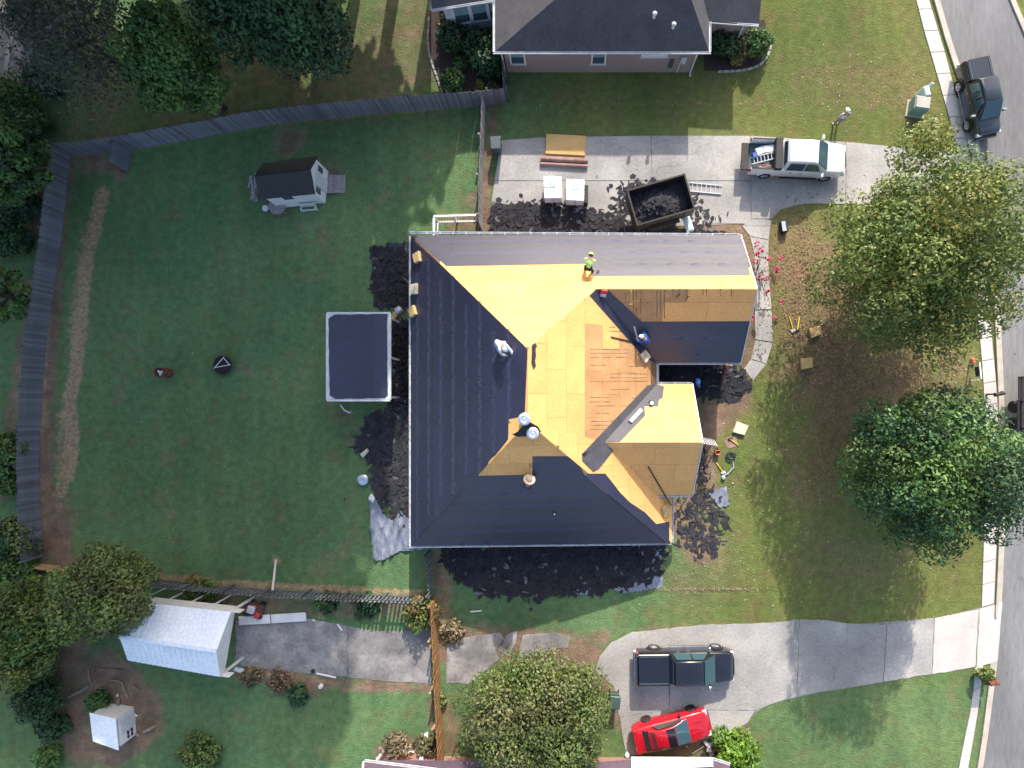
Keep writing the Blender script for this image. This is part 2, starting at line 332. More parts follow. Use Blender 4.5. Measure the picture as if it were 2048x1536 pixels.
soil = mask([
    ([(128, 315), (112, 440), (102, 560), (94, 700), (88, 800), (84, 900), (86, 1000), (92, 1100)], 14, 22, .95),
    ([(95, 1010), (105, 1060), (120, 1110)], 22, 30, .95),
    ([(128, 1000), (140, 1040)], 12, 30, .6),
    ([(135, 320), (200, 322), (238, 335)], 16, 20, .85),
    ([(205, 60), (205, 180), (210, 260)], 10, 60, .6), ([(170, 150), (150, 260)], 6, 30, .5),
    ([(360, 880), (350, 940)], 10, 60, .36), ([(480, 600), (430, 560)], 10, 60, .36), ([(640, 540), (630, 460)], 10, 50, .4), ([(330, 1010)], 10, 60, .4), ([(560, 1000)], 10, 70, .36), ([(600, 760)], 10, 60, .36), ([(255, 620), (240, 800)], 8, 50, .36), ([(495, 735)], 8, 26, .5), ([(820, 330), (760, 400)], 10, 60, .34), ([(700, 1090), (640, 1130)], 10, 50, .4),
    ([(575, 284)], 22, 24, .8), ([(600, 282)], 14, 20, .6),
    ([(70, 560), (45, 720), (25, 860), (10, 980)], 10, 20, .8), ([(90, 330), (75, 450)], 8, 20, .7),
    ([(500, 80), (640, 150), (780, 120), (840, 60)], 60, 110, .55), ([(330, 240), (500, 200)], 10, 50, .5),
    ([(985, 205), (985, 260), (975, 330), (968, 440)], 6, 9, .9),
    ([(980, 440), (1080, 440), (1230, 445), (1470, 455)], 20, 14, .95),
    ([(900, 450), (960, 440)], 14, 12, .7), ([(930, 420), (950, 400)], 10, 18, .6),
    ([(660, 780), (700, 860), (730, 900)], 12, 40, .5), ([(560, 420)], 20, 40, .5), ([(670, 340)], 20, 15, .5),
    ([(1482, 470), (1497, 520), (1500, 620), (1500, 690), (1492, 740)], 12, 8, .9),
    ([(1400, 770), (1470, 800), (1400, 860), (1405, 990)], 26, 22, .9), ([(1360, 1030), (1400, 1090)], 30, 25, .8),
    ([(880, 1110), (885, 1190), (880, 1250)], 14, 14, .8), ([(850, 1150)], 10, 10, .5),
    ([(900, 1290), (1000, 1290), (1130, 1300), (1180, 1320), (1190, 1350)], 32, 22, .9), ([(1180, 1290), (1210, 1270)], 12, 12, .8),
    ([(1230, 1390), (1240, 1440)], 12, 12, .9), ([(1330, 1490), (1440, 1480), (1480, 1470)], 18, 18, .8),
    ([(480, 1350), (600, 1362), (700, 1372), (760, 1372), (850, 1372)], 8, 12, .9), ([(560, 1370), (630, 1385)], 8, 14, .7),
    ([(215, 1360), (240, 1400), (270, 1430), (230, 1470)], 48, 34, .95), ([(120, 1290), (130, 1400), (170, 1500)], 26, 34, .9),
    ([(70, 1190), (110, 1230), (150, 1300)], 20, 30, .9),
    ([(880, 1400), (900, 1450), (905, 1500)], 10, 16, .8), ([(930, 1440), (950, 1500)], 10, 20, .6), ([(860, 1400), (862, 1480)], 4, 10, .8),
    ([(450, 1195), (520, 1210), (640, 1215), (780, 1215), (850, 1225)], 14, 16, .7), ([(790, 1480), (840, 1490), (760, 1500)], 12, 14, .8),
    ([(1010, 205), (1300, 205), (1560, 205), (1700, 212), (1880, 218)], 1.5, 7, .45),
    ([(1340, 1185), (1500, 1172), (1640, 1150), (1760, 1145)], 1.5, 6, .5),
    ([(1190, 1335), (1190, 1262), (1300, 1256), (1450, 1250)], 3, 10, .6), ([(1620, 1385), (1750, 1366)], 1, 7, .5)])
front = np.clip((PXX-1180-60*np.sin(PYY/140))/260, 0, 1)
front = np.maximum(front, np.clip((400-PYY)/160, 0, 1)*np.clip((PXX-960)/200, 0, 1))
front = front*np.clip((1420-PYY)/120, .25, 1)
front = np.maximum(front, mask([([(560, 60), (820, 130)], 90, 120, .5), ([(1100, 1440)], 100, 80, .6)]))
litter = mask([
    ([(1600, 520), (1650, 620), (1640, 700), (1700, 790), (1780, 770)], 45, 80, .85), ([(1660, 880), (1640, 960)], 30, 70, .5),
    ([(1640, 160), (1800, 150), (1820, 190)], 10, 70, .35), ([(1900, 720), (1930, 900)], 20, 40, .5),
    ([(1420, 1130), (1380, 1160)], 20, 60, .35), ([(1560, 470)], 20, 60, .5), ([(1760, 1120), (1660, 1100)], 20, 60, .35)])
straw = mask([
    ([(206, 388), (190, 450), (172, 520), (160, 640), (150, 760), (138, 800), (146, 880), (136, 950)], 8, 14, 1),
    ([(180, 470), (164, 560), (152, 660)], 12, 20, .6),
    ([(128, 830), (128, 940), (122, 990)], 8, 18, .7),
    ([(300, 1150), (420, 1163), (560, 1172), (700, 1180), (850, 1186)], 4, 8, .9), ([(553, 1120)], 7, 8, .8),
    ([(110, 440), (98, 600), (90, 760), (84, 880)], 3, 7, .6),
    ([(470, 1340), (560, 1350), (640, 1358)], 5, 12, .7), ([(900, 1270), (890, 1240)], 6, 12, .5)])
ny, nx = GX.shape
idx = np.arange(GX.size).reshape(ny, nx)
quads = np.stack([idx[:-1, :-1], idx[:-1, 1:], idx[1:, 1:], idx[1:, :-1]], -1).reshape(-1, 4)
def np_mesh(name, v, q, mats, smooth=False, tint=None):
    me = bpy.data.meshes.new(name); k = q.shape[1]
    me.vertices.add(len(v)); me.vertices.foreach_set('co', np.ascontiguousarray(v, dtype=np.float32).ravel())
    me.loops.add(q.size); me.loops.foreach_set('vertex_index', np.ascontiguousarray(q, dtype=np.int32).ravel())
    me.polygons.add(len(q)); me.polygons.foreach_set('loop_start', np.arange(0, q.size, k, dtype=np.int32))
    try: me.polygons.foreach_set('loop_total', np.full(len(q), k, dtype=np.int32))
    except Exception: pass
    for m in mats: me.materials.append(m)
    me.update(calc_edges=True)
    if smooth: me.polygons.foreach_set('use_smooth', [True]*len(q))
    if tint is not None:
        ca = me.color_attributes.new('tint', 'FLOAT_COLOR', 'CORNER')
        t = np.ones((len(q), k, 4), np.float32); t[:, :, :3] = tint[:, None, :]
        ca.data.foreach_set('color', t.ravel())
    return me
def ground_mat():
    m, n, p, L = nt_new('lawn'); N = n.nodes.new
    tc = N('ShaderNodeTexCoord')
    def noise(sc, det=4, st=None):
        a = N('ShaderNodeTexNoise'); a.inputs['Scale'].default_value = sc; a.inputs['Detail'].default_value = det
        if st:
            mp = N('ShaderNodeMapping'); mp.inputs['Scale'].default_value = st; L(tc.outputs['Object'], mp.inputs[0]); L(mp.outputs[0], a.inputs['Vector'])
        else: L(tc.outputs['Object'], a.inputs['Vector'])
        return a.outputs['Fac']
    def rng(s, a, b, c=0, d=1):
        r = N('ShaderNodeMapRange'); r.inputs[1].default_value = a; r.inputs[2].default_value = b; r.inputs[3].default_value = c; r.inputs[4].default_value = d; L(s, r.inputs[0]); return r.outputs[0]
    def mix(f, a, b):
        x = N('ShaderNodeMix'); x.data_type = 'RGBA'; L(f, x.inputs[0])
        for s, v in ((6, a), (7, b)):
            if isinstance(v, tuple): x.inputs[s].default_value = c4(v)
            else: L(v, x.inputs[s])
        return x.outputs[2]
    def math_(op, a, b):
        x = N('ShaderNodeMath'); x.operation = op
        for i, v in enumerate((a, b)):
            if isinstance(v, (int, float)): x.inputs[i].default_value = v
            else: L(v, x.inputs[i])
        return x.outputs[0]
    big, mid, fin = noise(.16, 5), noise(.8, 5), noise(7, 4)
    at = N('ShaderNodeAttribute'); at.attribute_name = 'kinds'; sp = N('ShaderNodeSeparateColor'); L(at.outputs['Color'], sp.inputs[0])
    back = mix(rng(big, .38, .62), (.082, .156, .070), (.108, .178, .076))  # cool green cast of the shaded yard is mixed into this grass colour
    back = mix(rng(mid, .52, .75, 0, .75), back, (.140, .145, .062))
    frt = mix(rng(big, .38, .62), (.102, .136, .038), (.136, .146, .046))
    frt = mix(rng(mid, .5, .75, 0, .75), frt, (.155, .122, .060))
    g = mix(sp.outputs['Green'], back, frt)
    lt = math_('MULTIPLY', sp.outputs['Blue'], rng(mid, .3, .6, .45, 1.0))
    g = mix(lt, g, mix(rng(fin, .35, .65), (.15, .10, .062), (.235, .15, .098)))
    sl_ = rng(math_('ADD', sp.outputs['Red'], math_('MULTIPLY', math_('SUBTRACT', noise(1.1, 7), .5), 1.3)), .30, .95)
    g = mix(sl_, g, mix(rng(noise(.9, 5), .35, .65), (.15, .105, .075), (.24, .16, .115)))
    stw = rng(math_('ADD', at.outputs['Alpha'], math_('MULTIPLY', math_('SUBTRACT', noise(2.6, 6), .5), 1.3)), .35, .8)
    g = mix(stw, g, mix(rng(noise(5, 5), .35, .65), (.24, .175, .105), (.36, .27, .17)))
    hv = N('ShaderNodeHueSaturation'); L(g, hv.inputs['Color']); L(math_('MULTIPLY', math_('MULTIPLY', rng(fin, .25, .75, .84, 1.16), rng(noise(2.3, 6), .3, .7, .82, 1.18)), math_('MULTIPLY', rng(noise(.07, 3), .35, .65, .82, 1.15), rng(noise(.9, 3, (1, .12, 1)), .35, .65, .93, 1.07))), hv.inputs['Value'])
    L(hv.outputs[0], p.inputs['Base Color']); p.inputs['Roughness'].default_value = .95; p.inputs['Specular IOR Level'].default_value = .15
    bp = N('ShaderNodeBump'); bp.inputs['Strength'].default_value = .7; bp.inputs['Distance'].default_value = .08; L(noise(9, 5), bp.inputs['Height']); L(bp.outputs[0], p.inputs['Normal'])
    return m
gme = np_mesh('ground', gv, quads, [ground_mat()])
ca = gme.color_attributes.new('kinds', 'FLOAT_COLOR', 'POINT')
ca.data.foreach_set('color', np.stack([soil.ravel(), front.ravel(), litter.ravel(), straw.ravel()], 1).astype(np.float32).ravel())
ground = link(bpy.data.objects.new('ground', gme)); tag(ground, kind='structure')

def struct(name):
    o = bpy.data.objects.new(name, None); link(o); PM[o.name] = Matrix.Identity(4); tag(o, kind='structure'); return o
def sheet_px(name, pts, z0, z1, m, parent=None, kind=None, shrink=0.0, edge=0):
    q = [G2(*p) for p in pts]
    if shrink:
        cx = sum(p[0] for p in q)/len(q); cy = sum(p[1] for p in q)/len(q)
        q = [(p[0]-shrink*(1 if p[0] > cx else -1), p[1]-shrink*(1 if p[1] > cy else -1)) for p in q]
    if edge: q = ragged(q, edge, .35)
    o = MB().prism(q, z0, z1).build(name, m, parent)
    if kind: tag(o, kind=kind)
    return o
def smooth_path(pts, n=8):
    P = [Vector((*p, 0)) for p in pts]; out = []
    for i in range(len(P)-1):
        a, b, c, d = P[max(i-1, 0)], P[i], P[i+1], P[min(i+2, len(P)-1)]
        for k in range(n):
            t = k/n; out.append(.5*((2*b)+(c-a)*t+(2*a-5*b+4*c-d)*t*t+(3*b-a-3*c+d)*t**3))
    return [(p.x, p.y) for p in out]+[pts[-1]]
# road, kerb, pavement -------------------------------------------------
kerb_r = smooth_path([(1848, -110), (1880, 0), (1900, 70), (1920, 132), (1938, 185), (1954, 260), (1972, 370), (1988, 500), (2000, 620), (2004, 700), (2008, 790), (2011, 900), (2011, 1000), (2009, 1080), (2004, 1190), (1997, 1300), (1985, 1400), (1973, 1490), (1955, 1600)], 5)
far = smooth_path([(1975, -110), (2018, 0), (2062, 110), (2105, 260), (2135, 480), (2145, 768), (2135, 1100), (2110, 1380), (2080, 1600)], 6)
road = MB().prism([G2(*p) for p in kerb_r]+[G2(*p) for p in reversed(far)], -.05, .006).build('road', M['asphalt']); tag(road, kind='structure')
def offs(path, d):
    P = [Vector(G2(*p)) for p in path]; o = []
    for i, p in enumerate(P):
        t = (P[min(i+1, len(P)-1)]-P[max(i-1, 0)]).normalized(); o.append(p+Vector((t.y, -t.x))*d)
    return o
kerb = struct('kerb')
ko, km, ki = offs(kerb_r, 0.0), offs(kerb_r, .26), offs(kerb_r, .42)
def in_drive(py): return 185 < py < 330 or 1195 < py < 1320
k0 = 0
for i in range(0, len(kerb_r)-1, 3):
    j = min(i+3, len(kerb_r)-1); top = .03 if in_drive(kerb_r[i][1]) else .12
    b = MB(); b.loft([[(*ko[k], .001), (*ko[k], .016), (*km[k], .014), (*km[k].lerp(ki[k], .12), top), (*ki[k], top), (*ki[k], .001)] for k in range(i, j+1)])
    b.build('kerb_stone', M['kerb'], kerb)
fk = struct('far_kerb')
fo, fi = offs(far, 0), offs(far, -.3)
MB().loft([[(*a, .001), (*a, .1), (*b, .1), (*b, .001)] for a, b in zip(fo, fi)]).build('kerb_stone', M['kerb'], fk)
def resample(path, n):
    P = [Vector(p) for p in path]; L = [0]
    for a, b in zip(P[:-1], P[1:]): L.append(L[-1]+(b-a).length)
    out = []; k = 0
    for i in range(n):
        s = L[-1]*i/(n-1)
        while k < len(L)-2 and L[k+1] < s: k += 1
        out.append(P[k].lerp(P[k+1], (s-L[k])/(L[k+1]-L[k])))
    return out
pav = struct('sidewalk')
def walk(lp, rp, step_px):
    lp, rp = smooth_path(lp, 6), smooth_path(rp, 6)
    n = int(abs(lp[-1][1]-lp[0][1])/step_px)+1
    a, b = resample(lp, n), resample(rp, n)
    for i in range(n-1):
        q = [a[i].lerp(a[i+1], .015), a[i].lerp(a[i+1], .985), b[i].lerp(b[i+1], .985), b[i].lerp(b[i+1], .015)]
        MB().prism([G2(p.x, p.y) for p in q], -.06, .045).build('paving_slab', M['walk'], pav)
walk([(1800, -110), (1832, 0), (1850, 70), (1868, 130), (1885, 190), (1902, 250), (1920, 340), (1938, 480), (1952, 600), (1963, 720), (1968, 800), (1972, 900), (1971, 980), (1967, 1080), (1963, 1214)],
     [(1826, -110), (1857, 0), (1875, 60), (1893, 120), (1908, 180), (1924, 240), (1943, 340), (1962, 480), (1976, 600), (1985, 700), (1993, 790), (1998, 900), (1997, 980), (1993, 1065), (1987, 1207)], 44)
walk([(1950, 1336), (1944, 1400), (1926, 1490), (1905, 1600)], [(1966, 1326), (1955, 1420), (1943, 1490), (1924, 1600)], 40)
sheet_px('driveway_apron', [(1908, 190), (1921, 205), (1938, 196), (1952, 255), (1962, 320), (1948, 330), (1928, 262)], -.05, .040, M['walk'], kind='structure')
# driveways ----------------------------------------------------------------
nd = struct('driveway')
for p in [[(1003, 281), (1090, 275), (1301, 272), (1303, 361), (989, 361)], [(1303, 272), (1499, 272), (1501, 361), (1305, 361)],
          [(1501, 272), (1690, 284), (1690, 408), (1620, 407), (1585, 411), (1560, 420), (1545, 437), (1503, 437)],
          [(989, 363), (1303, 363), (1303, 442), (1225, 440), (1130, 428), (983, 404)], [(1305, 363), (1501, 363), (1501, 448), (1440, 446), (1305, 456)],
          [(1692, 284), (1830, 298), (1917, 306), (1937, 408), (1692, 408)]]:
    sheet_px('concrete_slab', p, -.06, .03, M['conc'], nd)
fw = struct('front_walk')
wl = [(1503, 440), (1484, 452), (1500, 472), (1509, 510), (1509, 560), (1509, 620), (1511, 680), (1502, 718), (1488, 738)]
wr = [(1545, 440), (1540, 452), (1537, 480), (1536, 520), (1538, 560), (1543, 620), (1545, 685), (1532, 728), (1505, 762)]
for i in range(8):
    q = [Vector(wl[i]).lerp(Vector(wl[i+1]), .02), Vector(wl[i]).lerp(Vector(wl[i+1]), .98), Vector(wr[i]).lerp(Vector(wr[i+1]), .98), Vector(wr[i]).lerp(Vector(wr[i+1]), .02)]
    sheet_px('concrete_slab', [tuple(v) for v in q], -.06, .028, M['conc'], fw)
sheet_px('driveway_bed', [(1000, 284), (1090, 277), (1499, 274), (1690, 286), (1917, 307), (1935, 406), (1620, 406), (1560, 419), (1544, 437), (1500, 447), (1305, 454), (1225, 438), (1130, 427), (985, 402)], -.05, .016, M['conc_old'], kind='structure')
sheet_px('driveway_bed', [(1192, 1340), (1222, 1288), (1265, 1266), (1400, 1252), (1600, 1241), (1692, 1249), (1870, 1237), (1998, 1206), (1990, 1322), (1864, 1346), (1660, 1379), (1530, 1410), (1470, 1460), (1252, 1510), (1230, 1374)], -.05, .016, M['conc_old'], kind='structure')
sdv = struct('neighbour_driveway')
for p in [[(1190, 1340), (1200, 1312), (1222, 1285), (1265, 1264), (1338, 1257), (1338, 1419), (1238, 1432), (1228, 1372)], [(1339.5, 1257), (1400, 1250), (1540, 1246), (1597.5, 1239), (1593, 1392), (1540, 1408), (1512, 1419.5), (1339.5, 1419.5)],
          [(1240, 1433), (1337, 1421), (1510, 1421), (1496, 1444), (1470, 1462), (1330, 1500), (1252, 1512)],
          [(1599, 1239), (1658, 1241), (1692, 1247), (1772, 1249), (1765, 1364), (1660, 1381), (1594.5, 1391)], [(1773.5, 1249), (1868, 1236), (1862, 1348), (1767, 1363)],
          [(1870, 1236), (1957, 1219), (1950, 1333), (1864, 1348)], [(1959, 1218), (2004, 1204), (1993, 1322), (1952, 1333)]]:
    sheet_px('concrete_slab', p, -.06, .032, M['walk'] if p[0][0] > 1860 else M['conc'], sdv, edge=.03)
od = struct('old_driveway')
for p in [[(472, 1241), (560, 1240), (625, 1238), (695, 1252), (695, 1352), (600, 1345), (472, 1330)], [(696, 1252), (760, 1262), (862, 1258), (864, 1368), (780, 1362), (696, 1354)],
          [(893, 1288), (930, 1275), (1000, 1265), (1008, 1276), (990, 1300), (1000, 1318), (965, 1345), (935, 1368), (893, 1366)], [(1012, 1270), (1034, 1262), (1030, 1290), (1018, 1312), (999, 1304)],
          [(1046, 1270), (1105, 1265), (1140, 1272), (1135, 1295), (1100, 1300), (1052, 1320), (1035, 1320)], [(1062, 1328), (1100, 1316), (1112, 1324), (1080, 1332)]]:
    sheet_px('concrete_slab', p, -.06, .026, M['conc_old'], od, edge=.05)
sheet_px('back_lane', [(60, 0), (78, 0), (52, 240), (44, 252), (-60, 420), (-200, 420), (-60, 0)], -.05, .01, M['conc_old'], kind='structure')
sheet_px('back_lane_kerb', [(22, 60), (30, 60), (2, 230), (-10, 240)], -.05, .05, M['conc'], kind='structure')
# planting beds
b1 = sheet_px('planting_bed', [(862, 20), (858, 70), (860, 110), (870, 145), (884, 186), (1005, 188), (1010, 110), (1000, 20)], -.05, .03, M['mulch'], kind='structure', edge=.05)
b2 = sheet_px('planting_bed', [(1402, 60), (1528, 40), (1540, 95), (1535, 120), (1515, 135), (1480, 143), (1410, 142)], -.05, .03, M['mulch'], kind='structure', edge=.05)
for path in ([(858, 40), (856, 80), (860, 115), (872, 150), (884, 184)], [(1440, 144), (1480, 142), (1512, 134), (1532, 118), (1542, 92)]):
    e = struct('bed_edging')
    for q, d in path_at([G(*p) for p in smooth_path(path, 4)], .38):
        inst('edging_stone', M.setdefault('_edge', MB().cbox((0, 0, 0), (.34, .14, .12), .03).mesh('edging_stone', M['bedstone'])), (q.x, q.y, .05), (0, 0, math.atan2(d.y, d.x)), e)
patio = struct('patio')
# pavers, one by one
pv = MB().cbox((0, 0, 0), (.395, .195, .05), .012).mesh('paver', M['paver'])
pp = [G2(765, 1490), G2(800, 1503), G2(850, 1508), G2(935, 1512), G2(935, 1545), G2(745, 1545)]
for i in range(26):
    for j in range(14):
        x = pp[5][0]+i*.4+(j % 2)*.2; y = pp[5][1]+j*.2+.1
        ins = False; n = len(pp)
        for a in range(n):
            (x1, y1), (x2, y2) = pp[a], pp[(a+1) % n]
            if (y1 > y) != (y2 > y) and x < (x2-x1)*(y-y1)/(y2-y1)+x1: ins = not ins
        if ins: inst('paver', pv, (x, y, .0+R.uniform(0, .004)), (0, 0, R.uniform(-.01, .01)), patio)

# ================================================================ MAIN HOUSE
W_, N_, S_, E_, EZ, K = -8.9, 9.8, -8.15, 5.3, 2.7, .77
RX = (W_+E_)/2; RZ = EZ+(E_-RX)*K
NW, A_, B_, SW = Vector((W_, N_, EZ)), Vector((RX, N_-7.1, RZ)), Vector((RX, -.85, RZ)), Vector((W_, S_, EZ))
GE, GS = 10.15, 2.46
GRY = (N_+GS)/2; GRZ = EZ+(N_-GRY)*K
Gj = Vector((E_-(GRZ-EZ)/K, GRY, GRZ)); Rg = Vector((GE, GRY, GRZ)); NE = Vector((GE, N_, EZ))
Gs0, Gs1 = Vector((E_, GS, EZ)), Vector((GE, GS, EZ))
PN, PS, PE = 1.2, -5.2, 7.35
PRY = (PN+PS)/2; PRZ = EZ+(PN-PRY)*K
Pj = Vector((E_-(PRZ-EZ)/K, PRY, PRZ)); Pr = Vector((PE, PRY, PRZ)); Pn1 = Vector((PE, PN, EZ)); Pn0 = Vector((E_, PN, EZ))
D0, Ps1 = Vector((E_, PS, EZ)), Vector((PE, PS, EZ)); Cc = Vector((6.3, S_, EZ-1.0*K)); Dd = Vector((6.3, PS, EZ-1.0*K))
Nm = Vector((Gj.x, N_, EZ)); Hm = B_.lerp(Cc, (E_-B_.x)/(Cc.x-B_.x))
house = thing('house', 'house being re-roofed, its roof part bare board and part black underlayment', 'house', (0, 0, 0))
FAC = dict(W=[NW, A_, B_, SW], S=[SW, B_, Cc], N1=[NW, Nm, Gj, A_], N2=[Nm, NE, Rg, Gj], E1=[A_, B_, Pj, Pn0, Gs0, Gj], E2=[B_, Hm, D0, Pj], E3=[Hm, Cc, Dd, D0], GS=[Gj, Rg, Gs1, Gs0], PN=[Pj, Pr, Pn1, Pn0], PS=[Pj, Pr, Ps1, D0])
PLN = dict(W=Pl(NW, A_, SW), S=Pl(SW, B_, Cc), N1=Pl(NW, Nm, A_), N2=Pl(Nm, NE, Rg), E1=Pl(A_, B_, Gs0), E2=Pl(B_, Cc, Pj), E3=Pl(B_, Cc, Pj), GS=Pl(Gj, Rg, Gs1), PN=Pl(Pj, Pr, Pn1), PS=Pl(Pj, Pr, Ps1))
# eave directions (u) for each slope, for sheets and printing
UD = dict(W=(0, -1, 0), S=(1, 0, 0), N1=(-1, 0, 0), N2=(-1, 0, 0), E1=(0, 1, 0), E2=(0, 1, 0), E3=(0, 1, 0), GS=(1, 0, 0), PN=(-1, 0, 0), PS=(1, 0, 0))
OR = dict(W=NW, S=SW, N1=Nm, N2=Nm, E1=Gs0, E2=Cc, E3=Cc, GS=Gs0, PN=Pn0, PS=Ps1)
def frame(k):
    n = PLN[k].n; u = Vector(UD[k]); u = (u-n*u.dot(n)).normalized(); v = n.cross(u)
    if v.z < 0: v = -v
    return OR[k], u, v, n
def to_uv(k, p):
    o, u, v, n = frame(k); d = Vector(p)-o; return (d.dot(u), d.dot(v))
def from_uv(k, q, lift=0):
    o, u, v, n = frame(k); return o+u*q[0]+v*q[1]+n*lift
roof = MB()
for k, f in FAC.items(): roof.add(f, [tuple(range(len(f)))])
# fascia and rake boards below the deck edge
loop = [NW, SW, Cc, Dd, D0, Ps1, Pr, Pn1, Pn0, Gs0, Gs1, Rg, NE]
for a, b in zip(loop, loop[1:]+loop[:1]):
    dn = Vector((0, 0, -.2)); roof.add([a, b, b+dn, a+dn], [(0, 1, 2, 3)])
dn = Vector((0, 0, -.2))
for poly in ([NW, SW, Cc, Dd, Pn0, Gs0, NE], ):
    roof.add([(p.x, p.y, EZ-.9 if p in (Cc, Dd) else EZ-.2) for p in (NW, SW, Cc, Dd, Ps1, Pn1, Pn0, Gs0, Gs1, NE)], [tuple(range(10))])
roof_o = roof.build('roof', M['wood_deck'], house)
# walls
wl_ = [(W_+.45, N_-.45), (W_+.45, S_+.45), (5.2, S_+.45), (5.2, PS+.4), (PE-.4, PS+.4), (PE-.4, PN-.4), (E_-.4, PN-.4), (E_-.4, GS+.4), (GE-.35, GS+.4), (GE-.35, N_-.45)]
MB().prism(wl_, 0, EZ-.55).build('wall', M['brick2'], house)
for x, y0, y1, yr, zr in ((GE-.35, GS+.4, N_-.45, GRY, GRZ), (PE-.4, PS+.4, PN-.4, PRY, PRZ)):
    MB().loft([[(x+d, y0, EZ-.2), (x+d, y1, EZ-.2), (x+d, yr, zr-.35)] for d in (-.1, 0)]).build('gable_wall', M['siding'], house)
for x, wd in ((5.9, 2.6), (8.4, 2.0)):
    d = MB().box((x, N_-.43, 1.1), (wd, .06, 2.2)).build('garage_door', M['white'], house)
for (x, y, rz) in ((W_+.43, 5, 1), (W_+.43, -4, 1), (-5, S_+.43, 0), (2, S_+.43, 0), (GE-.33, 5, 1), (-6, N_-.43, 0)):
    dd = (.06, 1.0, 1.2) if rz else (1.0, .06, 1.2)
    wo = MB().box((x, y, 1.5), dd).build('window', M['white'], house)
    MB().box((x, y, 1.5), tuple(q*.82 if q > .5 else .075 for q in dd)).build('pane', M['glass'], wo)
fd = MB().box((E_-.38, 1.75, 1.05), (.07, .9, 2.1)).build('front_door', M['redp'], house)
# OSB sheets
def osb(k, v0=0.0, old=None, skip=None, th=.011, shift=0):
    con = [to_uv(k, p) for p in FAC[k]]
    umin, umax = min(p[0] for p in con), max(p[0] for p in con); vmax = max(p[1] for p in con)
    j = 0; v = v0
    while v < vmax:
        u = math.floor(umin/2.44)*2.44+(j % 2)*1.22+shift-2.44
        while u < umax:
            q = clip_convex([(u+.006, v+.006), (u+2.434, v+.006), (u+2.434, v+1.214), (u+.006, v+1.214)], con)
            if len(q) > 2 and abs(area2(q)) > .02:
                cu, cv = sum(p[0] for p in q)/len(q), sum(p[1] for p in q)/len(q); cp = from_uv(k, (cu, cv)); s = F/(H-cp.z); px, py = CX+cp.x*s, CY-cp.y*s
                if not (skip and skip(px, py)):
                    mt = M['osb_old'] if old and old(px, py) else M['osb']
                    n = frame(k)[3]; MB().slab([from_uv(k, p, .002+R.uniform(0, .002)) for p in q], n, th, 0).build('osb_sheet', mt, roof_o)
            u += 2.44
        v += 1.22; j += 1
osb('N1', .3, skip=lambda x, y: y < 512); osb('N2', 2.85, th=.012)
osb('E1', .5, old=lambda x, y: x > 1172 and 672 < y < 885, shift=.55); osb('E2', -.2); osb('E3', -.2)
osb('GS', .2, old=lambda x, y: x < 1350 or y < 588, skip=lambda x, y: y > 672); osb('PN'); osb('PS', 0)
osb('W', .2, skip=lambda x, y: not (x > 985 and y > 800) and x < 1046); osb('S', .3, skip=lambda x, y: y > 985)
def overlay(k, pts, lift, th, m, name, parent=None, rag=0.0, uv=False):
    q = pts if uv else [to_uv(k, PLN[k].at(*p)) for p in pts]
    if rag: q = ragged(q, rag, .14)
    return MB().slab([from_uv(k, p, lift) for p in q], frame(k)[3], th).build(name, m, parent or roof_o)
# underlayment in courses, with its printing
tcu = bpy.data.curves.new('lettering', 'FONT'); tcu.body = 'CertainTeed'; tcu.size = .36; tcu.shear = .25; tcu.align_x = 'CENTER'; tcu.align_y = 'CENTER'; tcu.resolution_u = 2
to_ = bpy.data.objects.new('lettering', tcu); link(to_); bpy.context.view_layer.update()
tme = bpy.data.meshes.new_from_object(to_.evaluated_get(bpy.context.evaluated_depsgraph_get())); bpy.data.objects.remove(to_); tme.materials.clear(); tme.materials.append(M['feltprint']); tme.name = 'printed_lettering'
def inside(p, poly):
    x, y = p; r = False
    for a in range(len(poly)):
        (x1, y1), (x2, y2) = poly[a], poly[(a+1) % len(poly)]
        if (y1 > y) != (y2 > y) and x < (x2-x1)*(y-y1)/(y2-y1)+x1: r = not r
    return r
def felt(k, pts, cw=1.02, per=1.42, rag=0.0, txt=True, m=None, v_first=None):
    con = clip_convex([to_uv(k, PLN[k].at(*p)) for p in pts], [to_uv(k, p) for p in FAC[k]]) if len(FAC[k]) < 6 and k != 'E2' else [to_uv(k, PLN[k].at(*p)) for p in pts]
    if rag: con = ragged(con, rag, .2)
    vmin, vmax = min(p[1] for p in con), max(p[1] for p in con)
    v = vmin; i = 0; o_, u_, vv, n = frame(k)
    while v < vmax-.02:
        v2 = v+cw
        q = clean(clip(clip(con, 0, 1, v-(.07 if i else 0)), 0, -1, -v2))
        if len(q) > 2 and abs(area2(q)) > .01:
            c = MB().slab([from_uv(k, p, .018+.004*(i % 2)+(.003 if p[1] < v+.03 else 0)) for p in q], n, .003).build('underlayment_course', m or M['felt'], roof_o)
            if txt:
                umin, umax = min(p[0] for p in q), max(p[0] for p in q); rot = Matrix((u_, vv, n)).transposed()
                t = umin+.75+(i % 2)*.55
                while t < umax-.5:
                    cv = (v+v2)/2+.08
                    if all(inside((t+du, cv+dv), q) for du in (-.62, .62) for dv in (-.16, .16)):
                        inst('printed_lettering', tme, from_uv(k, (t, cv), .0265), rot, c)
                    t += per
        v = v2; i += 1
felt('W', [(810, 465), (1056, 690), (1050, 832), (1018, 838), (1017, 878), (992, 910), (984, 916), (958, 950), (935, 975), (810, 1110)])
felt('S', [(810, 1105), (953, 951), (1065, 949), (1065, 912), (1150, 912), (1168, 947), (1176, 956), (1360, 1110)])
felt('E2', [(1174, 954), (1172, 947), (1210, 947), (1222, 962), (1240, 985), (1260, 1005), (1290, 1025), (1312, 1048), (1338, 1043), (1338, 1090)], txt=False, cw=9)
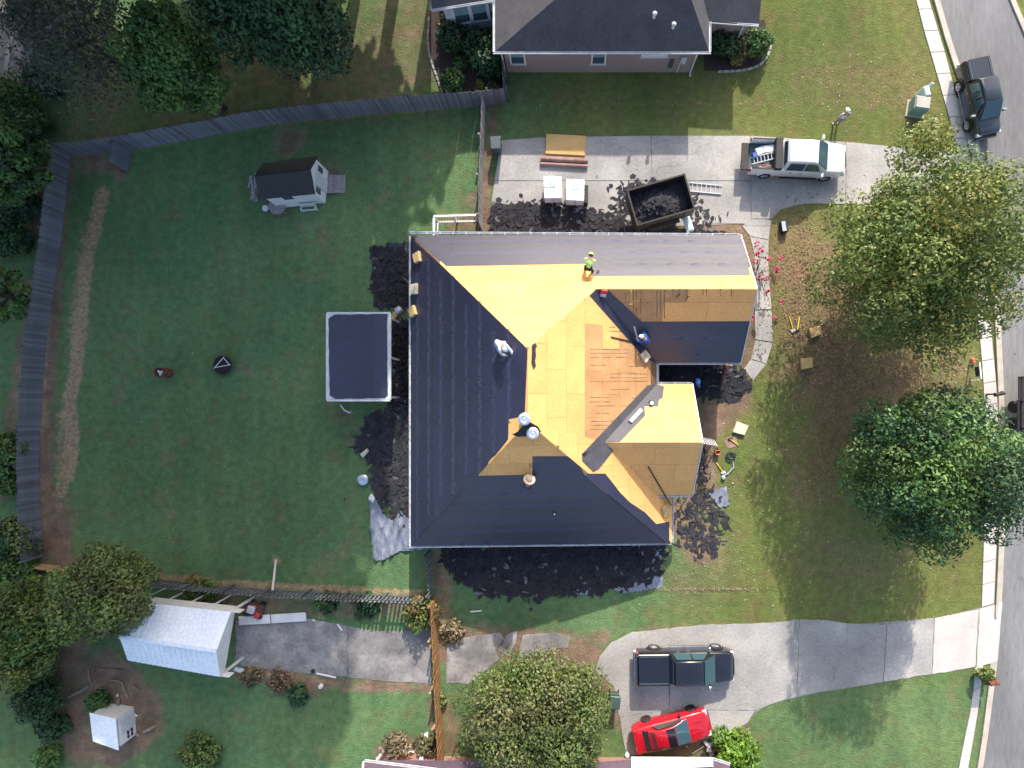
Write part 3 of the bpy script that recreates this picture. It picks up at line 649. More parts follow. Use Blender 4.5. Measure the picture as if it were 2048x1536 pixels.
felt('N1', [(815, 465), (1195, 455), (1195, 553), (1186, 553), (1182, 528), (893, 533), (800, 452)], cw=1.02)
felt('N2', [(1185, 455), (1480, 455), (1500, 551), (1185, 553)], cw=1.02)
felt('GS', [(1283, 643), (1500, 642), (1500, 735), (1300, 735)], cw=1.05)
# valley membranes: one folded strip along each valley
def strip(k1, p1, k2, p2, name, m):
    o = MB(); o.slab([PLN[k1].at(*p, .03) for p in p1], frame(k1)[3], .004); o.slab([PLN[k2].at(*p, .03) for p in p2], frame(k2)[3], .004); return o.build(name, m, roof_o)
def pxp(p): s = F/(H-p.z); return (CX+p.x*s, CY-p.y*s)
gj, gs0, pj, pn0 = pxp(Gj), pxp(Gs0), pxp(Pj), pxp(Pn0)
strip('E1', [(gj[0]-13, gj[1]+13), gj, gs0, (gs0[0]-22, gs0[1]-6)], 'GS', [gj, (gj[0]+24, gj[1]+1), (1284, 643), (gs0[0]+2, gs0[1]-40), gs0], 'valley_membrane', M['felt'])
strip('E1', [pn0, (1294, 771), (1163, 908), (1168, 914), pj], 'PN', [pn0, pj, (1240, 884), (1290, 832), (1289, 813), (1316, 813), (1318, 800), (1325, 796), (1328, 774)], 'valley_membrane', M['peel'])
overlay('E2', [pj, (1236, 889), (1197, 938), (1186, 944), (1164, 922), (1163, 908)], .03, .004, M['peel'], 'valley_membrane')
# old tar lines on the weathered boards
tl = MB()
for k, rows in (('E1', [(1218, 1256, 654), (1218, 1256, 662), (1180, 1256, 698), (1180, 1256, 706), (1180, 1256, 714), (1180, 1216, 730), (1258, 1296, 732), (1220, 1296, 747), (1220, 1296, 755), (1180, 1296, 762), (1220, 1258, 778), (1180, 1218, 794), (1258, 1290, 796), (1180, 1218, 803), (1180, 1270, 811), (1180, 1218, 826), (1180, 1236, 842), (1180, 1232, 850), (1180, 1224, 858)]),):
    for x0, x1, y in rows:
        n = 9; up = [PLN[k].at(lerp(x0, x1, i/n), y+R.uniform(-.5, .5), .0165) for i in range(n+1)]; dnn = [PLN[k].at(lerp(x0, x1, i/n), y+1.3+R.uniform(-.4, .5), .0165) for i in range(n+1)]
        for i in range(n):
            if R.random() < .9: tl.add([up[i], up[i+1], dnn[i+1], dnn[i]], [(0, 1, 2, 3)])
for x0, y0, y1 in [(1266, 582, 640), (1272, 582, 630), (1280, 582, 640), (1313, 580, 637), (1320, 580, 637), (1328, 580, 637), (1345, 577, 592), (1358, 577, 592), (1372, 577, 592), (1405, 577, 592), (1412, 577, 592), (1440, 577, 592), (1462, 577, 592), (1250, 585, 600)]:
    n = 9
    for i in range(n):
        ya, yb = lerp(y0, y1, i/n), lerp(y0, y1, (i+1)/n)
        if R.random() < .9: tl.add([PLN['GS'].at(x0, ya, .0165), PLN['GS'].at(x0+1.6, ya, .0165), PLN['GS'].at(x0+1.6, yb, .0165), PLN['GS'].at(x0, yb, .0165)], [(0, 1, 2, 3)])
tag(tl.build('tar_line', M['tar'], roof_o), kind='stuff')
# gutters with hangers
def gutter(a, b, out, drop=.02):
    a, b, out = Vector(a), Vector(b), Vector(out); d = (b-a).normalized(); m = MB()
    prof = [(.005, -.13), (.09, -.13), (.125, -.05), (.125, 0), (.105, 0), (.105, -.05), (.08, -.11), (.02, -.11), (.02, 0), (.005, 0)]
    m.loft([[p+out*x+Vector((0, 0, z-drop)) for x, z in prof] for p in (a, b)])
    g = m.build('gutter', M['gutter'], house)
    hm = MB().bar(out*-.04+Vector((0, 0, .012)), out*.125, .035, .012).mesh('hanger', M['gutter'])
    for q, dd in path_at([a+d*.3, b], .75): inst('hanger', hm, q, (0, 0, 0), g)
gutter(NW+Vector((-.12, .12, 0)), NE+Vector((0, .0, 0)), (0, 1, 0)); gutter(SW, NW, (-1, 0, 0)); gutter(SW+Vector((-.12, 0, 0)), Cc, (0, -1, 0))
gutter(Cc, Dd, (1, 0, 0)); gutter(D0, Ps1, (0, -1, 0)); gutter(Pn0, Pn1, (0, 1, 0)); gutter(Pn0+Vector((0, .0, 0)), Gs0, (1, 0, 0)); gutter(Gs0, Gs1, (0, -1, 0))
for a, b in ((NE, Rg), (Rg, Gs1), (Pn1, Pr), (Pr, Ps1)): MB().bar(a+Vector((.03, 0, -.05)), b+Vector((.03, 0, -.05)), .05, .16).build('rake_board', M['gutter'], house)
for (x, y) in ((W_+.3, N_-.2), (W_+.3, S_+.3), (GE-.3, GS+.2), (PE-.3, PN-.2)):
    MB().tube([(x-.2, y, EZ-.2), (x+.1, y, EZ-.5), (x+.1, y, .1)], .045, 6).build('downspout', M['gutter'], house)

# ================================================================ PATIO COVER on the west side
pc = thing('patio_cover', 'flat black patio roof on white posts beside the house wall', 'patio cover', G(716, 712))
pz = 2.45
c4p = [G2(654, 626, pz), G2(654, 801, pz), G2(780, 800, pz), G2(780, 622, pz)]
px0, px1, py0, py1 = c4p[0][0], c4p[2][0], c4p[1][1], c4p[0][1]
mem = ragged([(px0+.10, py1-.32), (px0+.42, py1-.10), (px1-.12, py1-.06), (px1-.16, py1-.5), (px1-.12, py0+.3), (px1-.3, py0+.14), (px0+.5, py0+.09), (px0+.16, py0+.3)], .02, .3)
for i in range(4):
    xa, xb = lerp(px0, px1, i/4), lerp(px0, px1, (i+1)/4)+.05; q = clean(clip(clip(mem, 1, 0, xa), -1, 0, -xb)); MB().prism(q, pz+.018+.004*(i % 2), pz+.03+.005*(i % 2)).build('membrane_strip', M['felt'], pc)
MB().prism([(px0+.06, py0+.06), (px1-.06, py0+.06), (px1-.06, py1-.06), (px0+.06, py1-.06)], pz-.03, pz+.012).build('roof_panel', M['siding'], pc)
for a, b in (((px0, py0), (px1, py0)), ((px0, py1), (px1, py1)), ((px0, py0+.04), (px0, py1-.04)), ((px1, py0+.04), (px1, py1-.04))):
    MB().bar((*a, pz-.05), (*b, pz-.05), .10, .16).build('edge_beam', M['gutter'], pc)
for x in (px0+.15, px1-.15):
    for y in (py0+.2, (py0+py1)/2, py1-.2): MB().box((x, y, (pz-.14)/2), (.11, .11, pz-.14)).build('post', M['white'], pc)

# ================================================================ NEIGHBOUR HOUSE north
nh = thing('neighbour_house', 'dark shingled hip roof house with pale brick wall and white gutters', 'house', (2, 24, 0))
ez = 2.8
sw, se = G(990, 103, ez), G(1418, 103, ez)
sp = Pl(sw, se, (0, sw.y+1, ez+.62))
k1, k2, k3 = sp.at(1143, 46), sp.at(1192, -14), sp.at(1336, -14)
def onY(x, y): return Vector((x, y, sp.z(x, y)))
r1 = onY(lerp(k1.x, k2.x, 3.2), 25.6); r2 = onY(k3.x-1.9, 25.6)
if r2.x < r1.x+.4: r2.x = r1.x+.4
wtop = Vector((sw.x, 31, ez)); etop = Vector((se.x, 31, ez))
roofn = MB()
roofn.add([sw, se, r2, r1, k1], [(0, 1, 2, 3, 4)])
roofn.add([sw, k1, r1, Vector((r1.x, 31, r1.z)), wtop], [(0, 1, 2), (0, 2, 3, 4)])
roofn.add([se, etop, Vector((r2.x, 31, r2.z)), r2], [(0, 1, 2, 3)])
roofn.add([r1, r2, Vector((r2.x, 31, r2.z)), Vector((r1.x, 31, r1.z))], [(0, 1, 2, 3)])
for a, b in ((sw, se), (se, etop), (sw, wtop)): roofn.add([a, b, b+Vector((0, 0, -.18)), a+Vector((0, 0, -.18))], [(0, 1, 2, 3)])
roofn.add([(sw.x, sw.y, ez-.18), (se.x, se.y, ez-.18), (se.x, 31, ez-.18), (sw.x, 31, ez-.18)], [(0, 1, 2, 3)])
nr = roofn.build('roof', M['shingle'], nh)
ew0, ew1 = G(1412, 41, ez), G(1518, 48, ez)
MB().add([(se.x-1.2, ew0.y+.02, ez-.01), (ew1.x, ew1.y, ez), (ew1.x-.35, 31, ez+4.0), (se.x-4, 31, ez+4.0), (se.x-1.2, ew0.y, ez-.2), (ew1.x, ew1.y, ez-.2), (ew1.x, 31, ez-.2)], [(0, 1, 2, 3), (0, 1, 5, 4), (1, 2, 6, 5)]).build('wing_roof', M['shingle'], nh)
ww0, ww1 = G(864, 18, ez), G(992, -2, ez)
MB().add([ww0, (sw.x, ww1.y, ez), (sw.x, 31, ez+4), (ww0.x, 31, ez+4), (ww0.x, ww0.y, ez-.2), (sw.x, ww1.y, ez-.2), (ww0.x, 31, ez-.2)], [(0, 1, 2, 3), (0, 1, 5, 4), (0, 3, 6, 4)]).build('wing_roof', M['shingle'], nh)
wy = sw.y+.42
MB().prism([(sw.x+.42, wy), (se.x-.42, wy), (se.x-.42, 31), (sw.x+.42, 31)], 0, ez-.19).build('wall', M['brick'], nh)
MB().prism([(se.x-.6, ew0.y+.45), (ew1.x-.45, ew1.y+.4), (ew1.x-.45, 31), (se.x-.6, 31)], 0, ez-.21).build('wing_wall', M['brick'], nh)
MB().prism([(ww0.x+.5, ww0.y+.45), (sw.x+.8, ww1.y+.4), (sw.x+.8, 31), (ww0.x+.5, 31)], 0, ez-.21).build('wing_wall', M['siding'], nh)
def nwin(x, y, z, wd, ht, ang=0, shut=False):
    e = thing.__wrapped__ if False else None
    Mz = Matrix.Rotation(ang, 3, 'Z')
    fr = MB()
    for dx, dz, a, b in ((-wd/2, 0, .09, ht+.18), (wd/2, 0, .09, ht+.18), (0, ht/2, wd, .09), (0, -ht/2, wd+.2, .1)): fr.box(Vector((x, y, z))+Mz@Vector((dx, -.03, dz)), (a, .10, b), rz=ang)
    f = fr.build('window', M['white'], nh)
    MB().box(Vector((x, y, z+ht*.22))+Mz@Vector((0, -.008, 0)), (wd-.09, .03, ht*.52), rz=ang).build('pane', M['white'] if shut else M['blind'], f)
    MB().box(Vector((x, y, z-ht*.27))+Mz@Vector((0, -.004, 0)), (wd-.09, .03, ht*.46), rz=ang).build('pane', M['white'] if shut else M['glass'], f)
for pxx, wd, sh in ((1034, .85, 0), (1198, .8, 0), (1309, 1.5, 1)): nwin(G(pxx, 118, 1.8).x, wy, 1.65 if not sh else 2.0, wd, 1.5 if not sh else .75, 0, sh)
aw = math.atan2(ww1.y-ww0.y, sw.x-ww0.x)
for t in (.25, .52, .78):
    q = Vector((ww0.x+.5, ww0.y+.45)).lerp(Vector((sw.x+.8, ww1.y+.4)), t); nwin(q.x, q.y, 1.5, .95, 1.5, aw)
def gut(a, b, out, parent, m='gutter'):
    a, b, out = Vector(a), Vector(b), Vector(out); prof = [(.005, -.13), (.09, -.13), (.125, -.05), (.125, 0), (.105, 0), (.105, -.05), (.08, -.11), (.02, -.11), (.02, 0), (.005, 0)]
    return MB().loft([[p+out*x+Vector((0, 0, z)) for x, z in prof] for p in (a, b)]).build('gutter', M[m], parent)
gut(sw+Vector((-.12, 0, 0)), se+Vector((.12, 0, 0)), (0, -1, 0), nh); gut(se, Vector((se.x, ew0.y, ez)), (1, 0, 0), nh); gut(sw, wtop, (-1, 0, 0), nh); gut((se.x+.02, ew0.y, ez), ew1, (0, -1, 0), nh); gut(ww0, (sw.x, ww1.y, ez), (0, -1, 0), nh); gut(ww0, (ww0.x, 31, ez), (-1, 0, 0), nh)
for x in (sw.x+.3, se.x-.5): MB().tube([(x, sw.y-.06, ez-.1), (x, wy-.08, ez-.4), (x, wy-.08, .15), (x, wy-.3, .06)], .055, 6).build('downspout', M['gutter'], nh)
MB().tube([(ew1.x-.7, ew1.y-.06, ez-.1), (ew1.x-.7, ew1.y+.3, ez-.4), (ew1.x-.7, ew1.y+.3, .1)], .05, 6).build('downspout', M['gutter'], nh)
mb_ = MB().cbox((G(1367, 120, 1.4).x, wy-.08, 1.4), (.35, .16, .55), .03).build('meter_box', M['clearlamp'], nh)
MB().tube([(G(1362, 120, 1.4).x, wy-.06, 1.1), (G(1362, 120, 1.4).x, wy-.06, .1)], .03, 6).build('conduit', M['gutter'], nh)
MB().box((G(1342, 120, 1).x, wy-.04, 1.0), (.25, .06, .8)).build('electric_panel', M['binblue'], nh)
for p in ((1308, 34), (1346, 55)):
    q = sp.at(*p); MB().lathe([(.09, -.05), (.09, .25), (.13, .27), (.13, .32), (.06, .38), (0, .38)], 10, q).build('roof_vent', M['gutter'], nh)

# ================================================================ NEIGHBOUR HOUSE south (its north eave just enters the picture)
sh = thing('neighbour_house', 'house with purplish brown roof and white gutter behind the brown fence', 'house', (-2, -24, 0))
q0, q1, q2 = G(729, 1524, 2.6), G(900, 1545, 2.6), G(1262, 1519, 2.6)
q3, q4 = G(1425, 1520, 2.6), G(1460, 1531, 2.6)
M['roofp'] = mat('purple_shingle', (.13, .085, .11), (.10, .065, .09), sc=1.5, rough=.95, fine=.2, fsc=12, bump=.2)
b = MB(); yb = -32
b.add([q0, q1, q2, q3, q4, (q4.x+.4, yb, 5.6), (q0.x-.2, yb, 5.6)], [(0, 1, 6), (1, 2, 5, 6), (2, 3, 5), (3, 4, 5)])
b.add([q0+Vector((0, 0, -.2)), q4+Vector((0, 0, -.2)), (q4.x, yb, 2.4), (q0.x, yb, 2.4)], [(0, 1, 2, 3)])
b.build('roof', M['roofp'], sh)
MB().prism([(q0.x+.4, q1.y-.7), (q4.x-.4, q1.y-.7), (q4.x-.4, yb), (q0.x+.4, yb)], 0, 2.39).build('wall', M['brick2'], sh)
gut(q0, q1, Vector((q1.y-q0.y, -(q1.x-q0.x), 0)).normalized()*-1, sh); gut(q0, (q0.x-.1, yb, 5), (-1, 0, .3), sh)
gut(q2, q3, (0, 1, 0), sh); gut(q3, q4, Vector((.28, 1, 0)).normalized(), sh)
MB().slab([q2+Vector((0, .12, .03)), q3+Vector((0, .12, .03)), q3+Vector((0, -.28, .16)), q2+Vector((0, -.5, .16))], Vector((0, .2, 1)), .02).build('eave_flashing', M['white'], sh)

# ================================================================ PLAYHOUSE
ph = thing('playhouse', 'small white playhouse shed with black gable roof and wooden ramp', 'shed', G(590, 372))
h0, hr = 1.95, 2.75
ne_, se_, sw_, nw_ = G(637, 313, h0), G(631, 388, h0), G(522, 399, h0), G(527, 328, h0)
def mid(a, b, z): m = (a+b)/2; m.z = z; return m
re_, rw_ = mid(ne_, se_, hr), mid(nw_, sw_, hr)
for s, f in (('n', [nw_, ne_, re_, rw_]), ('s', [sw_, se_, re_, rw_])):
    n = (f[1]-f[0]).cross(f[3]-f[0]).normalized(); n = n if n.z > 0 else -n
    MB().slab([p+Vector((0, 0, .02)) for p in f], n, .05).build('roof_slope', M['blackp'], ph)
def ins_(p, c, d): v = Vector((c.x-p.x, c.y-p.y, 0)).normalized(); return Vector((p.x, p.y, 0))+v*d
cen = (ne_+sw_)/2
wq = [ins_(p, cen, .22) for p in (sw_, se_, ne_, nw_)]
MB().prism([(p.x, p.y) for p in wq], .08, h0+.03).build('wall', M['white'], ph)
for a, b, r in ((wq[1], wq[2], re_), (wq[0], wq[3], rw_)):
    rr = (a+b)/2; MB().loft([[(a.x+d, a.y, h0), (b.x+d, b.y, h0), (rr.x+d, rr.y, hr-.06)] for d in (-.06, 0)]).build('gable', M['white'], ph)
ed = (wq[2]-wq[1]).normalized(); en = Vector((ed.y, -ed.x, 0))
for t, wd, ht in ((.5, .8, 1.75), ):
    q = wq[1].lerp(wq[2], t); MB().box(q+en*.02+Vector((0, 0, .95)), (.05, wd, ht), rz=math.atan2(en.y, en.x)).build('door', M['siding'], ph)
for t in (.18, .82):
    q = wq[1].lerp(wq[2], t); MB().box(q+en*.02+Vector((0, 0, 1.25)), (.05, .32, .6), rz=math.atan2(en.y, en.x)).build('window', M['glass'], ph)
for z in (.35, .7, 1.05, 1.4, 1.75):
    q = (wq[1]+wq[2])/2; MB().box(q+en*.012+Vector((0, 0, z)), (.02, (wq[2]-wq[1]).length, .025), rz=math.atan2(en.y, en.x)).build('siding_board', M['gutter'], ph)
sdv_ = (wq[1]-wq[0]).normalized(); sn = Vector((sdv_.y, -sdv_.x, 0)); q = wq[0].lerp(wq[1], .42)
MB().box(q+sn*.02+Vector((0, 0, 1.5)), (.55, .05, .35), rz=math.atan2(sdv_.y, sdv_.x)).build('window', M['glass'], ph)
rp = [G(655, 352), G(692, 350), G(690, 386), G(656, 388)]
for i in range(7):
    a, b = rp[0].lerp(rp[1], i/7+.01), rp[0].lerp(rp[1], (i+1)/7-.01); c, d = rp[3].lerp(rp[2], i/7+.01), rp[3].lerp(rp[2], (i+1)/7-.01); z = .16-i*.018
    MB().prism([(p.x, p.y) for p in (a, b, d, c)], z-.04, z).build('ramp_board', M['woodgrey'], ph)
pl = thing('planter_box', 'white two-tier planter with dark red flowers below the playhouse wall', 'planter', G(620, 414, .2), .1)
for y, z in ((.16, .42), (-.14, .22)):
    for s in (-1, 1): MB().box((0, y+s*.13, z), (.95, .03, .16)).build('board', M['white'], pl, False)
    for s in (-1, 1): MB().box((s*.46, y, z), (.03, .24, .16)).build('end_board', M['white'], pl, False)
for sx in (-.44, .44):
    for sy in (-.22, .25): MB().box((sx, sy, .18), (.05, .05, .5)).build('leg', M['white'], pl, False)
tb = thing('round_table', 'weathered grey round table leaning against the playhouse wall', 'table', G(562, 418), .2)
MB().lathe([(.0, .48), (.5, .48), (.52, .5), (.52, .53), (0, .54)], 18).build('top', M['woodgrey'], tb, False)
for a in range(4): MB().tube([(.34*math.cos(a*1.57+.6), .34*math.sin(a*1.57+.6), .48), (.42*math.cos(a*1.57+.6), .42*math.sin(a*1.57+.6), 0)], .03, 6).build('leg', M['woodgrey'], tb, False)
bk = thing('bucket', 'blue and white bucket standing at the playhouse corner', 'bucket', G(536, 420)); MB().lathe([(.14, 0), (.18, .3), (.19, .3), (.16, .02)], 14).build('pail', M['bluep'], bk, False); MB().lathe([(.19, .3), (.2, .31), (.2, .34), (0, .35)], 14).build('lid', M['white'], bk, False)
wp = thing('wood_pile', 'untidy pile of grey boards behind the playhouse', 'wood pile', G(511, 378))
for i in range(12):
    a = R.uniform(1.1, 2.0); L = R.uniform(.7, 1.3); c = Vector((R.uniform(-.15, .15), R.uniform(-.5, .5), .05+i*.035)); MB().bar(c-Vector((math.cos(a), math.sin(a), .06))*L/2, c+Vector((math.cos(a), math.sin(a), .06))*L/2, .11, .035).build('board', M['woodgrey'], wp, False)

# ================================================================ WHITE METAL GARAGE and small shed
mg = thing('metal_garage', 'white metal carport garage with ribbed gable roof on a concrete pad', 'garage', G(370, 1280))
he, hrz = 2.5, 3.35
a_, b_, c_, d_ = G(268, 1203, he), G(462, 1224, he), G(440, 1353, he), G(256, 1320, he)     # NW NE SE SW eaves
re2, rw2 = mid(b_, c_, hrz), mid(a_, d_, hrz)
for f in ([a_, b_, re2, rw2], [d_, c_, re2, rw2]):
    n = (f[1]-f[0]).cross(f[3]-f[0]).normalized(); n = n if n.z > 0 else -n
    s_ = MB().slab(f, n, .025).build('roof_slope', M['metalroof'], mg)
    for i in range(1, 18):
        t = i/18; MB().bar(f[0].lerp(f[1], t)+n*.035, f[3].lerp(f[2], t)+n*.035, .045, .028).build('rib', M['metalroof'], s_)
MB().bar(rw2+Vector((0, 0, .05)), re2+Vector((0, 0, .05)), .22, .03).build('ridge_cap', M['metalroof'], mg)
gq = [Vector((p.x, p.y, 0)) for p in (a_, b_, c_, d_)]
for p, q in ((gq[0], gq[1]), (gq[3], gq[2]), (gq[0], gq[3])):
    MB().bar(p.lerp(q, .01)+Vector((0, 0, he-.45)), p.lerp(q, .99)+Vector((0, 0, he-.45)), .05, .84).build('wall_panel', M['white'], mg)
    for i in range(5): MB().bar(p.lerp(q, .02+.24*i), p.lerp(q, .02+.24*i)+Vector((0, 0, he-.88)), .07, .07).build('post', M['white'], mg)
MB().loft([[b_+Vector((d, 0, -.45)), c_+Vector((d, 0, -.45)), c_+Vector((d, 0, 0)), re2+Vector((d, 0, 0)), b_+Vector((d, 0, 0))] for d in (-.06, 0)]).build('front_gable', M['white'], mg)
for p in (gq[1], gq[2]): MB().bar(p.lerp(gq[0] if p is gq[1] else gq[3], .01), p.lerp(gq[0] if p is gq[1] else gq[3], .01)+Vector((0, 0, he-.4)), .12, .12).build('post', M['white'], mg)
for p, s in ((gq[1], 1), (gq[2], -1)):
    o = (gq[1]-gq[0]).normalized(); MB().bar(p+o*.02+Vector((0, 0, he-.3)), p+o*.5+Vector((0, 0, he-.3)), .06, .5).build('wing_panel', M['white'], mg)
MB().bar(gq[1].lerp(gq[2], .1)-o*1.2+Vector((0, 0, 1.1)), gq[1].lerp(gq[2], .9)-o*1.2+Vector((0, 0, 1.1)), .08, 2.1).build('back_door', M['cable'], mg)
ss = thing('small_shed', 'little white lean-to shed with a flat pale roof beside log edged beds', 'shed', G(215, 1465))
z1 = 1.45
f = [G(180, 1425, z1-.1), G(232, 1437, z1+.1), G(238, 1500, z1+.1), G(187, 1482, z1-.1)]
n = (f[1]-f[0]).cross(f[3]-f[0]).normalized(); n = n if n.z > 0 else -n
MB().slab(f, n, .04).build('roof', M['metalroof'], ss)
cen = sum(f, Vector())/4; wq2 = [ins_(p, cen, .12) for p in f]
MB().prism([(p.x, p.y) for p in wq2], .03, z1-.12).build('wall', M['white'], ss)
dq = wq2[1].lerp(wq2[2], .4); dv = (wq2[2]-wq2[1]).normalized(); MB().box(dq+Vector((.03, 0, .62)), (.05, .7, 1.15), rz=math.atan2(dv.y, dv.x)+math.pi/2).build('door', M['siding'], ss)
for t in (.72, .86):
    dq = wq2[1].lerp(wq2[2], t)
    for z in (.4, .7): MB().box(dq+Vector((.03, 0, z)), (.04, .18, .12), rz=math.atan2(dv.y, dv.x)+math.pi/2).build('vent', M['blackp'], ss)

# ================================================================ FENCES
def fence(label, mids, h, mp, step, m, mr, posts=True, gap=.02, side=1, name='fence', wpk=None, both=False):
    P = [G(*p, h/2) for p in mids]; P = [Vector((p.x, p.y, 0)) for p in P]
    f = thing(name, label, 'fence', P[len(P)//2])
    pm = MB().prism([(-wpk/2, -.011), (wpk/2, -.011), (wpk/2, .011), (-wpk/2, .011)], .04, h-.06) if wpk else None
    pk = MB().add([(x, y, z) for y in (-.011, .011) for x, z in ((-wpk/2, .04), (wpk/2, .04), (wpk/2, h-.07), (wpk/2-.035, h), (-wpk/2+.035, h), (-wpk/2, h-.07))], [(0, 1, 2, 3, 4, 5), (6, 7, 8, 9, 10, 11)]+[(i, (i+1) % 6, 6+(i+1) % 6, 6+i) for i in range(6)]).mesh('picket', M[m])
    k = 0
    for q, d in path_at(P, step):
        nrm = Vector((-d.y, d.x, 0)); off = side*.055*(1 if not both or k % 2 else -1); k += 1
        inst('picket', pk, q+nrm*off+Vector((0, 0, R.uniform(-.03, .02))), (R.uniform(-.02, .02), R.uniform(-.012, .012), math.atan2(d.y, d.x)+R.uniform(-.02, .02)), f)
    for a, b in zip(P[:-1], P[1:]):
        for z in (.3, h-.3): MB().bar(a+Vector((0, 0, z)), b+Vector((0, 0, z)), .04, .09).build('rail', M[mr], f)
    if posts:
        pom = MB().box((0, 0, h/2), (.1, .1, h)).mesh('post', M[mr])
        for q, d in path_at(P, 2.4): inst('post', pom, q-Vector((-d.y, d.x, 0))*side*.075, (0, 0, math.atan2(d.y, d.x)), f)
    return f
fence('weathered grey picket fence along the back lane, seen from its inner face', [(117, 306), (110, 380), (100, 470), (84, 580), (72, 660), (62, 760), (57, 840), (54, 920), (56, 1000), (62, 1120)], 1.55, 0, .152, 'fence_grey', 'fence_dark', wpk=.145)
fence('dark grey privacy fence between the back yard and the dark hip roofed house', [(118, 298), (180, 293), (250, 285), (360, 265), (430, 252), (510, 237), (600, 226), (700, 216), (790, 208), (860, 203), (968, 195), (1012, 190)], 1.75, 0, .152, 'fence_grey', 'fence_dark', wpk=.145, side=-1)
fence('short grey fence return up to the dark hip roofed house', [(1012, 188), (1010, 160), (1008, 132)], 1.7, 0, .152, 'fence_grey', 'fence_dark', wpk=.145)
fence('narrow grey side fence from privacy fence to the roofed house', [(966, 200), (963, 290), (959, 380), (960, 458)], 1.5, 0, .152, 'woodgrey', 'woodgrey', wpk=.145)
fence('small grey gate beside the corner of the back fence', [(243, 292), (240, 315), (236, 332)], 1.5, 0, .152, 'fence_grey', 'fence_dark', wpk=.145, name='gate')
fence('open spaced dark slat fence bordering the straw strip', [(300, 1164), (430, 1177), (560, 1186), (640, 1190), (700, 1193), (780, 1196), (856, 1199)], 1.4, 0, .25, 'fence_grey', 'fence_dark', wpk=.13, side=-1)
fence('tan board fence end section under the olive tree', [(50, 1131), (90, 1136), (138, 1143), (220, 1154), (298, 1164)], 1.0, 0, .16, 'plank_tan', 'plank_tan', wpk=.15)
fence('dark open slat fence return touching the house corner', [(856, 1108), (858, 1150), (861, 1197)], 1.4, 0, .25, 'fence_grey', 'fence_dark', wpk=.13)
fence('tall brown board fence crossing the old driveway', [(866, 1205), (868, 1260), (870, 1310), (873, 1370), (876, 1430), (880, 1500), (882, 1560)], 1.75, 0, .148, 'fence_brown', 'fence_brown', wpk=.146, side=1)
for (x, y) in ((857, 1283), (860, 1386), (865, 1458)):
    q = G(x, y, 1.6); pst = thing('fence_post', 'round bleached post with tan cap beside the brown fence', 'post', (q.x, q.y, 0), group='round posts along the brown fence')
    MB().lathe([(.06, 0), (.055, 1.6)], 8).build('shaft', M['log'], pst, False); MB().lathe([(.08, 1.6), (.08, 1.66), (0, 1.7)], 8).build('cap', M['plank_tan'], pst, False)
# white rail enclosure by the house
en_ = thing('railing', 'white rail enclosure with low inner rail at the north eave', 'railing', G(910, 455))
def wbar(a, b, z, name='rail', wd=.1): MB().bar((*G2(*a, z), z), (*G2(*b, z), z), wd, .09).build(name, M['white'], en_)
wbar((867, 433), (952, 430), 1.15); wbar((868, 436), (868, 474), 1.15, wd=.14)
wbar((877, 444), (952, 442), .55); wbar((876, 446), (875, 474), .55)
for p in ((868, 433), (908, 432), (950, 430), (868, 470)): q = G(*p, 1.1); MB().box((q.x, q.y, .56), (.1, .1, 1.12)).build('post', M['white'], en_)
for i in range(1, 16):
    q = G(868+i*5.3, 433-i*.2, .8); MB().box((q.x, q.y-.0, .78), (.035, .035, .66)).build('baluster', M['white'], en_)
hp = MB().tube([G(552, 1120)+Vector((0, 0, 0)), G(545, 1180, 1.5)], .07, 8).build('leaning_pole', M['pole']); tag(hp, 'bleached pole leaning from a dirt ring onto the slat fence', 'pole')

# ================================================================ TREES
def leaf_mesh(name, clumps, n, size, cols, mat_, flat=.5, up=.35, inner=.25):
    """clumps: (centre, radius); many small folded leaf faces spread through and over the clumps"""
    cc = np.array([c for c, r in clumps], float); rr = np.array([r for c, r in clumps], float)
    wgt = rr**2; wgt /= wgt.sum()
    ci = NR.choice(len(cc), n, p=wgt)
    d = NR.normal(size=(n, 3)); d /= np.linalg.norm(d, axis=1)[:, None]
    rad = np.where(NR.random(n) < inner, NR.random(n)**.5, NR.uniform(.82, 1.12, n))
    pos = cc[ci]+d*(rr[ci]*rad)[:, None]*np.array([1, 1, .8])
    nn = d+NR.normal(scale=flat, size=(n, 3))+np.array([0, 0, up]); nn /= np.linalg.norm(nn, axis=1)[:, None]
    t = NR.normal(size=(n, 3)); t -= (t*nn).sum(1)[:, None]*nn; t /= np.linalg.norm(t, axis=1)[:, None]
    bt = np.cross(nn, t); s = size*NR.uniform(.6, 1.35, n)[:, None]
    v = np.empty((n, 4, 3)); v[:, 0] = pos-t*s; v[:, 1] = pos+bt*s*.55-nn*s*.15; v[:, 2] = pos+t*s-nn*s*.25; v[:, 3] = pos-bt*s*.55-nn*s*.15
    cols = np.array(cols, float); k = NR.integers(0, len(cols), len(cc)); mixf = NR.random(n) < .3
    base = np.where(mixf[:, None], cols[NR.integers(0, len(cols), n)], cols[k[ci]])
    tint = base*(NR.uniform(.75, 1.25, len(cc))[ci]*NR.uniform(.7, 1.3, n))[:, None]
    return np_mesh(name, v.reshape(-1, 3), np.arange(n*4).reshape(-1, 4), [mat_], tint=tint)
GREEN = [(.072, .145, .034), (.094, .172, .040), (.056, .120, .034)]
DARK = [(.028, .072, .026), (.038, .092, .030), (.026, .062, .028)]
BLUEG = [(.030, .085, .035), (.042, .10, .040), (.026, .07, .032)]
OLIVE = [(.105, .14, .034), (.125, .15, .04), (.085, .125, .034)]
MAPLE = [(.115, .165, .040), (.14, .175, .042), (.10, .160, .042), (.22, .22, .05), (.13, .18, .045)]
YEL = [(.16, .15, .03), (.11, .14, .03)]
GREY = [(.085, .090, .075), (.065, .078, .06), (.10, .095, .075)]
